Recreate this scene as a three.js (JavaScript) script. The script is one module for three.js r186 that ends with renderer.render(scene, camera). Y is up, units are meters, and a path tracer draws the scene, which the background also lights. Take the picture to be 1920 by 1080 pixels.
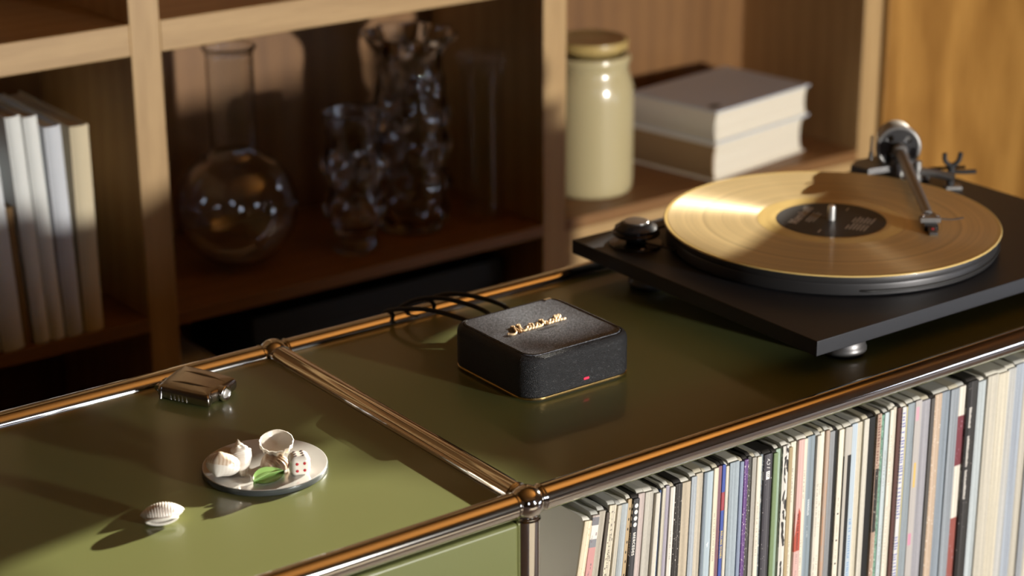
import * as THREE from 'three';
import { RoundedBoxGeometry } from 'three/addons/geometries/RoundedBoxGeometry.js';
import { mergeGeometries, mergeVertices, toCreasedNormals } from 'three/addons/utils/BufferGeometryUtils.js';

/* ---------- camera, sky, sun, lamp, exposure ---------- */
const H = 0.73;                       // height of the sideboard's top tubes over the floor; everything else is measured from there
const scene = new THREE.Scene();
const camera = new THREE.PerspectiveCamera(15.757, 16 / 9, 0.05, 60);
camera.position.set(-0.7889, 0.6411 + H, 1.407);
{
  const yaw = 0.6340, pitch = 0.3501;
  camera.lookAt(camera.position.x + Math.sin(yaw) * Math.cos(pitch), camera.position.y - Math.sin(pitch), camera.position.z - Math.cos(yaw) * Math.cos(pitch));
  camera.rotateZ(-0.0048);
}
camera.focus = 1.57;
camera.userData.fStop = 5;

const renderer = new THREE.WebGLRenderer({ antialias: true });
renderer.toneMapping = THREE.LinearToneMapping;
renderer.toneMappingExposure = 1.1;
renderer.shadowMap.enabled = true;

scene.background = new THREE.Color().setRGB(3.1, 3.4, 4.1);   // even, bright overcast blue outside the windows

const SUN = new THREE.Vector3(-1, -0.245, 0.17);                   // the way the sunlight travels
const sun = new THREE.DirectionalLight(new THREE.Color(1, 0.93, 0.79), 18);
sun.position.copy(SUN).multiplyScalar(-4).add(new THREE.Vector3(0, H, 0.2));
sun.target.position.set(0, H, 0.2);
sun.castShadow = true;
Object.assign(sun.shadow.camera, { left: -2, right: 2, top: 2, bottom: -2, near: 0.1, far: 9 });
sun.shadow.mapSize.set(2048, 2048);
sun.shadow.radius = 1.1;
scene.add(sun, sun.target);

const UNSEEN_LAMP = new THREE.Vector3(1.02, 0.24, 2.95);                // unseen low spot lamp, out of view, placed to light the shelves
const unseenLampLight = new THREE.SpotLight(new THREE.Color(1, 0.965, 0.9), 33.5, 0, 0.43, 0.4, 2);
unseenLampLight.castShadow = true; unseenLampLight.shadow.radius = 4.2; unseenLampLight.shadow.mapSize.set(2048, 2048);

const UNSEEN_UP = new THREE.Vector3(1.72, 0.55, 1.15);                  // unseen lamp by the right wall, placed to light the ceiling warmly
const unseenUpLight = new THREE.SpotLight(new THREE.Color(1, 0.74, 0.42), 10, 0, 0.85, 0.6, 2);
unseenUpLight.castShadow = true; unseenUpLight.shadow.radius = 2;

/* ---------- helpers ---------- */
let seed = 7;
const rnd = () => { seed = (seed * 1664525 + 1013904223) >>> 0; return seed / 4294967296; };
const rr = (a, b) => a + (b - a) * rnd();
const lin = (r, g, b) => new THREE.Color().setRGB(r, g, b);
const hex = (h) => new THREE.Color(h);
const names = {};
function numbered(n) { const k = names[n] = (names[n] ?? -1) + 1; return k ? `${n}_${String(k).padStart(3, '0')}` : n; }
const org = new WeakMap();
// a thing: a Group at (x, y, z) whose parts are given in the sideboard's own frame (y = 0 at its top tubes)
function thing(name, label, category, [x, y, z], group) {
  const o = new THREE.Group(); o.name = numbered(name);
  o.position.set(x, y + H, z); o.userData = { label, category };
  if (group) o.userData.group = group;
  org.set(o, [x, y, z]); scene.add(o);
  return o;
}
function part(name, geo, mat, parent, label) {
  const m = new THREE.Mesh(geo, mat); m.name = name; m.castShadow = m.receiveShadow = true;
  const o = org.get(parent);
  geo.translate(-o[0], -o[1], -o[2]);
  if (label) m.userData.label = label;
  org.set(m, o); parent.add(m);
  return m;
}
function struct(name, geo, mat) {
  const m = new THREE.Mesh(geo, mat); m.name = name; m.castShadow = m.receiveShadow = true;
  geo.translate(0, H, 0); m.userData.kind = 'structure'; scene.add(m); return m;
}
// uv in metres, u along the grain
function metres(g, grain = 'x') {
  if (g.index) g = g.toNonIndexed();
  const p = g.attributes.position, uv = new Float32Array(p.count * 2), gi = 'xyz'.indexOf(grain);
  const a = new THREE.Vector3(), b = new THREE.Vector3(), c = new THREE.Vector3();
  for (let i = 0; i < p.count; i += 3) {
    a.fromBufferAttribute(p, i); b.fromBufferAttribute(p, i + 1); c.fromBufferAttribute(p, i + 2);
    const n = b.clone().sub(a).cross(c.clone().sub(a)), w = [Math.abs(n.x), Math.abs(n.y), Math.abs(n.z)];
    const k = w.indexOf(Math.max(...w)); let [u, v] = [0, 1, 2].filter((q) => q !== k);
    if (v === gi) [u, v] = [v, u];
    [a, b, c].forEach((q, j) => { const e = q.toArray(); uv[(i + j) * 2] = e[u] + e[k] * 0.37; uv[(i + j) * 2 + 1] = e[v] + e[k] * 0.91; });
  }
  g.setAttribute('uv', new THREE.BufferAttribute(uv, 2));
  return g;
}
// a box between two corners, edges rounded
function box(x0, x1, y0, y1, z0, z1, r = 0.001, grain = 'x', seg = 2) {
  const g = r > 0 ? new RoundedBoxGeometry(x1 - x0, y1 - y0, z1 - z0, seg, r) : new THREE.BoxGeometry(x1 - x0, y1 - y0, z1 - z0);
  g.translate((x0 + x1) / 2, (y0 + y1) / 2, (z0 + z1) / 2);
  return metres(g, grain);
}
const V = (x, y, z) => new THREE.Vector3(x, y, z);
function rod(a, b, r, r2 = r, seg = 24) {
  const d = b.clone().sub(a), g = new THREE.CylinderGeometry(r2, r, d.length(), seg);
  g.applyQuaternion(new THREE.Quaternion().setFromUnitVectors(V(0, 1, 0), d.clone().normalize()));
  return g.translate(...a.clone().add(b).multiplyScalar(0.5).toArray());
}
const tube = (pts, r, n = 60, k = 10) => new THREE.TubeGeometry(new THREE.CatmullRomCurve3(pts), n, r, k);
const ball = (c, r, sx = 1, sy = 1, sz = 1, n = 20) => new THREE.SphereGeometry(r, n, n * 0.7 | 0).scale(sx, sy, sz).translate(c.x, c.y, c.z);
const lathe = (pts, seg = 64) => new THREE.LatheGeometry(pts.map(([r, y]) => new THREE.Vector2(Math.max(r, 0.00001), y)), seg);
const merge = (...g) => mergeGeometries(g.map((q) => { q = q.index ? q.toNonIndexed() : q; for (const k of Object.keys(q.attributes)) if (!['position', 'normal', 'uv'].includes(k)) q.deleteAttribute(k); return q; }));
function rrect(w, d, r) {
  const s = new THREE.Shape(), x = w / 2, y = d / 2;
  s.moveTo(-x + r, -y); s.lineTo(x - r, -y); s.absarc(x - r, -y + r, r, -Math.PI / 2, 0);
  s.lineTo(x, y - r); s.absarc(x - r, y - r, r, 0, Math.PI / 2);
  s.lineTo(-x + r, y); s.absarc(-x + r, y - r, r, Math.PI / 2, Math.PI);
  s.lineTo(-x, -y + r); s.absarc(-x + r, -y + r, r, Math.PI, Math.PI * 1.5);
  return s;
}
// a plan outline (x, -z) raised from y0 to y1, its rim bevelled
function slab(shape, y0, y1, bevel = 0.0005, seg = 3, curve = 16) {
  const g = new THREE.ExtrudeGeometry(shape, { depth: y1 - y0 - 2 * bevel, bevelEnabled: bevel > 0, bevelSize: bevel, bevelOffset: -bevel, bevelThickness: bevel, bevelSegments: seg, curveSegments: curve });
  return g.rotateX(-Math.PI / 2).translate(0, y0 + bevel, 0);
}
// a body of revolution whose radius may vary round the axis: profile [[r, y] ...] runs outside down... inside up
function revolve(profile, seg, mod = () => 1) {
  const P = [], I = [], n = profile.length;
  for (let j = 0; j <= seg; j++) for (let i = 0; i < n; i++) {
    const t = (j % seg) / seg * 2 * Math.PI, [r, y, k = 1] = profile[i], q = r * (1 + (mod(t, y) - 1) * k);
    P.push(q * Math.cos(t), y, q * Math.sin(t));
  }
  for (let j = 0; j < seg; j++) for (let i = 0; i < n - 1; i++) { const a = j * n + i, b = a + n; I.push(a, a + 1, b, b, a + 1, b + 1); }
  const g = new THREE.BufferGeometry(); g.setAttribute('position', new THREE.Float32BufferAttribute(P, 3)); g.setIndex(I);
  const w = mergeVertices(g, 1e-7); w.computeVertexNormals(); return w;
}
function smoothProfile(pts, n) {
  const c = new THREE.CatmullRomCurve3(pts.map(([r, y]) => V(r, y, 0)), false, 'centripetal');
  return c.getPoints(n).map((p) => [Math.max(p.x, 1e-5), p.y]);
}

/* ---------- textures ---------- */
const hash = (x, y, s) => { let h = (x * 374761393 + y * 668265263 + s * 1442695041) | 0; h = Math.imul(h ^ (h >>> 13), 1274126177); return ((h ^ (h >>> 16)) >>> 0) / 4294967296; };
function noise(x, y, px, py, s = 0) {     // value noise that repeats after px, py cells
  const x0 = Math.floor(x), y0 = Math.floor(y), fx = x - x0, fy = y - y0, m = (a, n) => ((a % n) + n) % n;
  const u = fx * fx * (3 - 2 * fx), v = fy * fy * (3 - 2 * fy);
  const a = hash(m(x0, px), m(y0, py), s), b = hash(m(x0 + 1, px), m(y0, py), s), c = hash(m(x0, px), m(y0 + 1, py), s), d = hash(m(x0 + 1, px), m(y0 + 1, py), s);
  return a + (b - a) * u + (c - a) * v + (a - b - c + d) * u * v;
}
function dataTexture(w, h, fn, su, sv, srgb = false) {   // fn(u, v) -> grey or [r, g, b] in 0..1; covers su x sv metres
  const d = new Uint8Array(w * h * 4);
  for (let j = 0; j < h; j++) for (let i = 0; i < w; i++) {
    const c = fn(i / w, j / h), k = (j * w + i) * 4, a = Array.isArray(c) ? c : [c, c, c];
    for (let q = 0; q < 3; q++) d[k + q] = Math.max(0, Math.min(255, a[q] * 255));
    d[k + 3] = 255;
  }
  const t = new THREE.DataTexture(d, w, h); t.wrapS = t.wrapT = THREE.RepeatWrapping; t.magFilter = THREE.LinearFilter; t.minFilter = THREE.LinearMipmapLinearFilter; t.generateMipmaps = true;
  if (srgb) t.colorSpace = THREE.SRGBColorSpace;
  t.repeat.set(1 / su, 1 / sv); t.needsUpdate = true; return t;
}
const mix = (a, b, t) => a.map((q, i) => q + (b[i] - q) * t);
function woodTexture(dark, light, s, figure, rings = 14) {
  return dataTexture(1024, 512, (u, v) => {
    const warp = noise(u * 3, v * 6, 3, 6, s) * figure + noise(u * 6, v * 12, 6, 12, s + 1) * figure * 0.4;
    const ring = 0.5 + 0.5 * Math.sin((v * rings + warp) * 2 * Math.PI);
    const fibre = noise(u * 24, v * 256, 24, 256, s + 2) * 0.6 + noise(u * 60, v * 500, 60, 500, s + 3) * 0.4;
    const broad = noise(u * 2, v * 9, 2, 9, s + 4);
    return mix(dark, light, Math.min(1, Math.max(0, 0.22 * ring + 0.38 * fibre + 0.4 * broad)));
  }, 0.9, 0.45, true);
}
function cells(u, v, n, s) {              // distance to the nearest and second nearest of scattered points
  let a = 9, b = 9; const x = u * n, y = v * n, x0 = Math.floor(x), y0 = Math.floor(y), m = (q) => ((q % n) + n) % n;
  for (let j = -1; j < 2; j++) for (let i = -1; i < 2; i++) {
    const dx = x0 + i + hash(m(x0 + i), m(y0 + j), s) - x, dy = y0 + j + hash(m(x0 + i), m(y0 + j), s + 9) - y, d = Math.hypot(dx, dy);
    if (d < a) { b = a; a = d; } else if (d < b) b = d;
  }
  return [a, b];
}
const leatherBump = dataTexture(512, 512, (u, v) => { const [a, b] = cells(u, v, 40, 3); return Math.min(1, (b - a) * 2.2) * 0.8 + noise(u * 150, v * 150, 150, 150, 5) * 0.2; }, 0.045, 0.045);
const grainBump = dataTexture(256, 256, (u, v) => noise(u * 128, v * 128, 128, 128, 11) * 0.6 + noise(u * 64, v * 64, 64, 64, 12) * 0.4, 0.03, 0.03);
const glintSpeckle = dataTexture(256, 256, (u, v) => { const n = noise(u * 128, v * 128, 128, 128, 21); return n > 0.68 ? [0.56, 0.58, 0.62] : n > 0.45 ? [0.34, 0.35, 0.38] : [0.22, 0.225, 0.25]; }, 0.045, 0.045, true);  // leather grain flecks, with sun glints on the box top painted in
const paperWear = dataTexture(256, 512, (u, v) => { const w = noise(u * 40, v * 3, 40, 3, 31) * 0.55 + noise(u * 90, v * 5, 90, 5, 32) * 0.3 + noise(u * 60, v * 220, 60, 220, 33) * 0.15; return 0.74 + 0.30 * w; }, 0.04, 0.32, true);
const pageEdges = dataTexture(16, 512, (u, v) => { const w = noise(u * 2, v * 256, 2, 256, 41); return mix([0.86, 0.82, 0.74], [0.93, 0.90, 0.83], w); }, 0.3, 0.05, true);
const oakMap = woodTexture([0.62, 0.49, 0.315], [0.775, 0.645, 0.45], 51, 0.9);
const doorMap = woodTexture([0.47, 0.31, 0.12], [0.86, 0.66, 0.36], 61, 1.2, 4);
const walnutMap = woodTexture([0.43, 0.29, 0.155], [0.58, 0.415, 0.235], 91, 0.8);
const floorMap = woodTexture([0.72, 0.68, 0.62], [0.82, 0.79, 0.74], 71, 0.6);
function canvasTexture(w, h, draw) {
  const c = document.createElement('canvas'); c.width = w; c.height = h; draw(c.getContext('2d'), w, h);
  const t = new THREE.CanvasTexture(c); t.colorSpace = THREE.SRGBColorSpace; t.anisotropy = 4; return t;
}

/* ---------- materials ---------- */
const std = (o) => new THREE.MeshStandardMaterial(o), phy = (o) => new THREE.MeshPhysicalMaterial(o);
const M = {
  oak: std({ map: oakMap, roughness: 0.5 }),
  walnut: std({ map: walnutMap, roughness: 0.5 }),
  door: std({ map: doorMap, roughness: 0.38 }),
  floor: std({ map: floorMap, roughness: 0.45 }),
  wall: std({ color: hex('#7d6a54'), roughness: 0.9 }),
  ceiling: std({ map: doorMap, roughness: 0.7 }),
  chrome: std({ color: lin(0.78, 0.76, 0.73), metalness: 1, roughness: 0.07 }),
  green: phy({ color: lin(0.142, 0.157, 0.05), roughness: 0.42, clearcoat: 0.55, clearcoatRoughness: 0.12 }),
  white: std({ color: lin(0.66, 0.64, 0.58), roughness: 0.55 }),
  leather: std({ color: lin(0.007, 0.0075, 0.0095), roughness: 0.56, bumpMap: leatherBump, bumpScale: 0.00035 }),
  glintLeatherTop: std({ map: glintSpeckle, roughness: 0.48, bumpMap: grainBump, bumpScale: 0.00025 }),
  gold: std({ color: lin(0.72, 0.5, 0.2), metalness: 1, roughness: 0.25 }),
  goldPale: std({ color: lin(0.95, 0.7, 0.42), metalness: 0.25, roughness: 0.4 }),
  blackGloss: std({ color: lin(0.01, 0.01, 0.011), roughness: 0.2 }),
  blackMatt: std({ color: lin(0.014, 0.014, 0.016), roughness: 0.55, bumpMap: grainBump, bumpScale: 0.0001 }),
  plinth: std({ color: lin(0.02, 0.021, 0.025), roughness: 0.42, bumpMap: grainBump, bumpScale: 0.00006 }),
  rubber: std({ color: lin(0.012, 0.012, 0.012), roughness: 0.6 }),
  darkMetal: std({ color: lin(0.16, 0.155, 0.155), metalness: 0.75, roughness: 0.42 }),
  armMetal: std({ color: lin(0.3, 0.29, 0.28), metalness: 0.75, roughness: 0.42 }),
  steel: std({ color: lin(0.75, 0.74, 0.72), metalness: 1, roughness: 0.16 }),
  pewter: std({ color: lin(0.5, 0.46, 0.41), metalness: 1, roughness: 0.24, bumpMap: grainBump, bumpScale: 0.00004 }),
  platterSide: std({ color: lin(0.075, 0.073, 0.075), metalness: 0.75, roughness: 0.42 }),
  mirror: std({ color: lin(0.64, 0.63, 0.6), metalness: 0.35, roughness: 0.08 }),
  mirrorEdge: std({ color: lin(0.09, 0.1, 0.1), roughness: 0.25, metalness: 0.4 }),
  thinGlass: phy({ color: lin(0.97, 0.98, 0.99), transmission: 1, thickness: 0, ior: 1.5, roughness: 0.0, specularIntensity: 1 }),
  glass: phy({ color: lin(0.97, 0.98, 0.99), transmission: 1, thickness: 0.003, ior: 1.62, roughness: 0.03 }),
  glaze: phy({ color: lin(0.53, 0.45, 0.25), roughness: 0.3, clearcoat: 0.8, clearcoatRoughness: 0.12 }),
  lid: phy({ color: lin(0.5, 0.36, 0.13), roughness: 0.35, clearcoat: 0.5, clearcoatRoughness: 0.15 }),
  bone: phy({ color: lin(0.78, 0.74, 0.66), roughness: 0.35, clearcoat: 0.3, clearcoatRoughness: 0.2 }),
  shell: phy({ vertexColors: true, roughness: 0.4, clearcoat: 0.25, clearcoatRoughness: 0.3, side: THREE.DoubleSide }),
  leaf: phy({ color: lin(0.2, 0.37, 0.1), roughness: 0.3, clearcoat: 0.7, clearcoatRoughness: 0.18, side: THREE.DoubleSide }),
  red: std({ color: lin(0.45, 0.02, 0.03), roughness: 0.4 }),
  led: std({ color: lin(0.6, 0.02, 0.05), emissive: lin(1, 0.04, 0.1), emissiveIntensity: 0.75, roughness: 0.3 }),
  dark: std({ color: lin(0.02, 0.015, 0.012), roughness: 0.6 }),
  pages: std({ map: pageEdges, roughness: 0.85 }),
};

/* ---------- the room ---------- */
const FY = -H, CY = 1.75;
struct('floor', box(-3.2, 2.2, FY - 0.08, FY, -1.0, 3.9, 0), M.floor);
struct('ceiling', box(-3.2, 2.2, CY, CY + 0.1, -1.0, 3.9, 0), M.ceiling);  // out of view; warm wood chosen for the orange reflections in the tubes
struct('wall_back', box(-3.2, 2.2, FY, CY, -0.98, -0.88, 0), M.wall);
struct('wall_left', box(-3.2, -3.1, FY, CY, -0.88, 3.8, 0), M.wall);
// unseen front wall; two windows placed to give cool light and glass highlights
struct('wall_front', merge(box(-3.1, -1.6, FY, CY, 3.7, 3.8, 0), box(-1.0, 0.8, FY, CY, 3.7, 3.8, 0), box(-1.6, -1.0, FY, 0.3, 3.7, 3.8, 0), box(-1.6, -1.0, 1.2, CY, 3.7, 3.8, 0), box(0.8, 1.5, FY, 0.45, 3.7, 3.8, 0), box(0.8, 1.5, 1.2, CY, 3.7, 3.8, 0), box(1.5, 2.0, FY, CY, 3.7, 3.8, 0)), M.wall);
const frame = (n, x0, x1, y0, y1) => struct(n, merge(box(x0, x1, y0, y0 + 0.04, 3.71, 3.78, 0.003), box(x0, x1, y1 - 0.04, y1, 3.71, 3.78, 0.003), box(x0, x0 + 0.04, y0 + 0.04, y1 - 0.04, 3.71, 3.78, 0.003), box(x1 - 0.04, x1, y0 + 0.04, y1 - 0.04, 3.71, 3.78, 0.003)), M.white);
frame('unseen_window_1', 0.8, 1.5, 0.45, 1.2); frame('unseen_window_2', -1.6, -1.0, 0.3, 1.2);
// unseen right wall; its four openings are shaped to cut the sun patches
{
  const s = new THREE.Shape(); const zz = [-0.88, 3.8];
  s.moveTo(-zz[0], FY); s.lineTo(-zz[1], FY); s.lineTo(-zz[1], CY); s.lineTo(-zz[0], CY); s.closePath();
  const hole = (y0, pts) => { const h = new THREE.Path(); pts.map(([x, z]) => [-(z - SUN.z * (2.02 - x)), y0 - SUN.y * (2.02 - x)]).forEach(([a, b], i) => i ? h.lineTo(a, b) : h.moveTo(a, b)); h.closePath(); s.holes.push(h); };
  // (x, z) on the sideboard where each corner of an opening lets the sun fall, at height y0
  hole(0.001, [[0.03, 0.44], [0.02, 0.30], [-0.01, 0.250], [-0.05, 0.190], [-0.12, 0.186], [-0.37, 0.225], [-0.37, 0.44]]);
  hole(0.0534, [[0.66, 0.03], [0.34, 0.18], [0.325, 0.02], [0.62, -0.06]]);
  hole(0.0395, [[0.214, 0.110], [0.208, 0.204], [0.110, 0.204], [0.108, 0.112]]);
  hole(FY, [[1.0, 1.45], [1.0, 2.35], [-0.35, 2.35], [-0.35, 1.45]]);
  const g = new THREE.ExtrudeGeometry(s, { depth: 0.04, bevelEnabled: false }).rotateY(Math.PI / 2).translate(2.0, 0, 0);
  struct('unseen_sun_mask_wall', metres(g, 'y'), M.wall);
}

/* ---------- the bookshelf along the back wall ---------- */
const ZF = -0.5, ZB = -0.735;
const shelf = thing('bookshelf', 'built-in wooden bookshelf of square compartments with a plain cupboard door behind the sideboard', 'bookshelf', [0, FY, ZF]);
const posts = [-1.4475, -0.9155, -0.3835, 0.1485, 0.678, 1.2125];
for (const x of posts) part('upright', box(x - 0.0172, x + 0.0172, FY, 1.5, ZB, ZF, 0.0012, 'y'), M.oak, shelf);
for (let i = 0; i < 5; i++) {
  const a = posts[i] + 0.0172, b = posts[i + 1] - 0.0172;
  for (const y of [0.168, 0.46, 0.76, 1.06, 1.4]) part('shelf_board', box(a, b, y - 0.033, y, ZB, ZF, 0.0012), M.oak, shelf);
  part('shelf_board', box(a, b, -0.168, -0.153, ZB, ZF - 0.0005, 0.0012), M.walnut, shelf);
  part('shelf_board', box(a, b, -0.44, -0.425, ZB, ZF - 0.0005, 0.0012), M.walnut, shelf);
  part('shelf_board', box(a, b, FY + 0.03, FY + 0.06, ZB, ZF - 0.0005, 0.0012), M.oak, shelf);
  part('back_panel', box(a - 0.01, b + 0.01, FY, 1.45, ZB - 0.018, ZB, 0, 'y'), M.walnut, shelf);
}
{
  const d = part('drawer_front', box(0.6965, 1.194, -0.42, -0.1695, ZF - 0.022, ZF - 0.003, 0.0012), M.oak, shelf);
  part('drawer_pull', rod(V(0.945, -0.3, ZF - 0.003), V(0.945, -0.3, ZF + 0.018), 0.008), M.steel, d);
  part('cupboard_door', box(1.2375, 1.86, FY + 0.03, 1.48, ZF - 0.02, ZF + 0.002, 0.0015, 'y'), M.door, shelf);
  part('dark_cupboard_core', box(1.2305, 1.99, FY, 1.5, ZB, ZF - 0.024, 0, 'y'), M.dark, shelf);  // near-black block behind the door, darkens the gap beside it
}

/* ---------- the sideboard ---------- */
const RT = 0.0095, DZ = 0.35, TOP = 0.001;
const cab = thing('sideboard', 'modular sideboard of chromed steel tubes and balls with olive green panels', 'sideboard', [0, FY, 0.175]);
const XS = [-0.75, 0, 0.75], YS = [0, -0.35, -0.70];
for (const y of YS) for (const z of [0, DZ]) for (let i = 0; i < 2; i++)
  part('tube', rod(V(XS[i] + 0.0105, y, z), V(XS[i + 1] - 0.0105, y, z), RT, RT, 40), M.chrome, cab);
for (const y of YS) for (const x of XS) part('tube', rod(V(x, y, 0.0105), V(x, y, DZ - 0.0105), RT, RT, 40), M.chrome, cab);
for (const z of [0, DZ]) for (const x of XS) {
  for (let j = 0; j < 2; j++) part('tube', rod(V(x, YS[j] - 0.0105, z), V(x, YS[j + 1] + 0.0105, z), RT, RT, 40), M.chrome, cab);
  part('foot', lathe([[0, FY], [0.014, FY], [0.015, FY + 0.004], [0.012, FY + 0.008], [0.006, FY + 0.01], [0.006, -0.7], [0, -0.7]], 32).translate(x, 0, z), M.chrome, cab);
}
for (const y of YS) for (const x of XS) for (const z of [0, DZ]) {
  const b = part('ball_joint', new THREE.SphereGeometry(0.0125, 40, 28).translate(x, y, z), M.chrome, cab);
  const collar = (d) => { const c = V(x, y, z); part('collar', rod(c.clone().addScaledVector(d, 0.0095), c.clone().addScaledVector(d, 0.0122), 0.0088, 0.0102, 32), M.chrome, b); };
  if (x > -0.7) collar(V(-1, 0, 0)); if (x < 0.7) collar(V(1, 0, 0));
  collar(V(0, 0, z ? -1 : 1)); if (y > -0.69) collar(V(0, -1, 0)); if (y < -0.01) collar(V(0, 1, 0));
}
for (let i = 0; i < 2; i++) {
  const a = XS[i] + 0.0085, b = XS[i + 1] - 0.0085;
  part('top_panel', box(a, b, -0.018, TOP, 0.0085, DZ - 0.0085, 0.0025, 'x', 3), M.green, cab);
  for (const y of [-0.35, -0.70]) part('shelf_panel', box(a, b, y - 0.012, y + 0.004, 0.0085, DZ - 0.0085, 0.0025), i ? M.white : M.green, cab);
  for (const y of [0, -0.35]) {
    part('back_panel', box(a, b, y - 0.339, y - 0.011, -0.006, 0.006, 0.0025), M.green, cab);
    if (!i) { const d = part('door_panel', box(a + 0.001, b - 0.001, y - 0.3375, y - 0.0125, DZ - 0.009, DZ + 0.004, 0.003, 'x', 3), M.green, cab); part('door_knob', lathe([[0, 0], [0.006, 0], [0.006, 0.012], [0.009, 0.016], [0.009, 0.021], [0, 0.022]], 32).rotateX(Math.PI / 2).translate(XS[0] + 0.375, y - 0.04, DZ + 0.004), M.chrome, d); }
  }
}
for (const y of [0, -0.35]) for (const x of XS) part('side_panel', box(x - 0.006, x + 0.006, y - 0.339, y - 0.011, 0.011, DZ - 0.011, 0.0025, 'y'), x ? M.green : M.white, cab);

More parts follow.
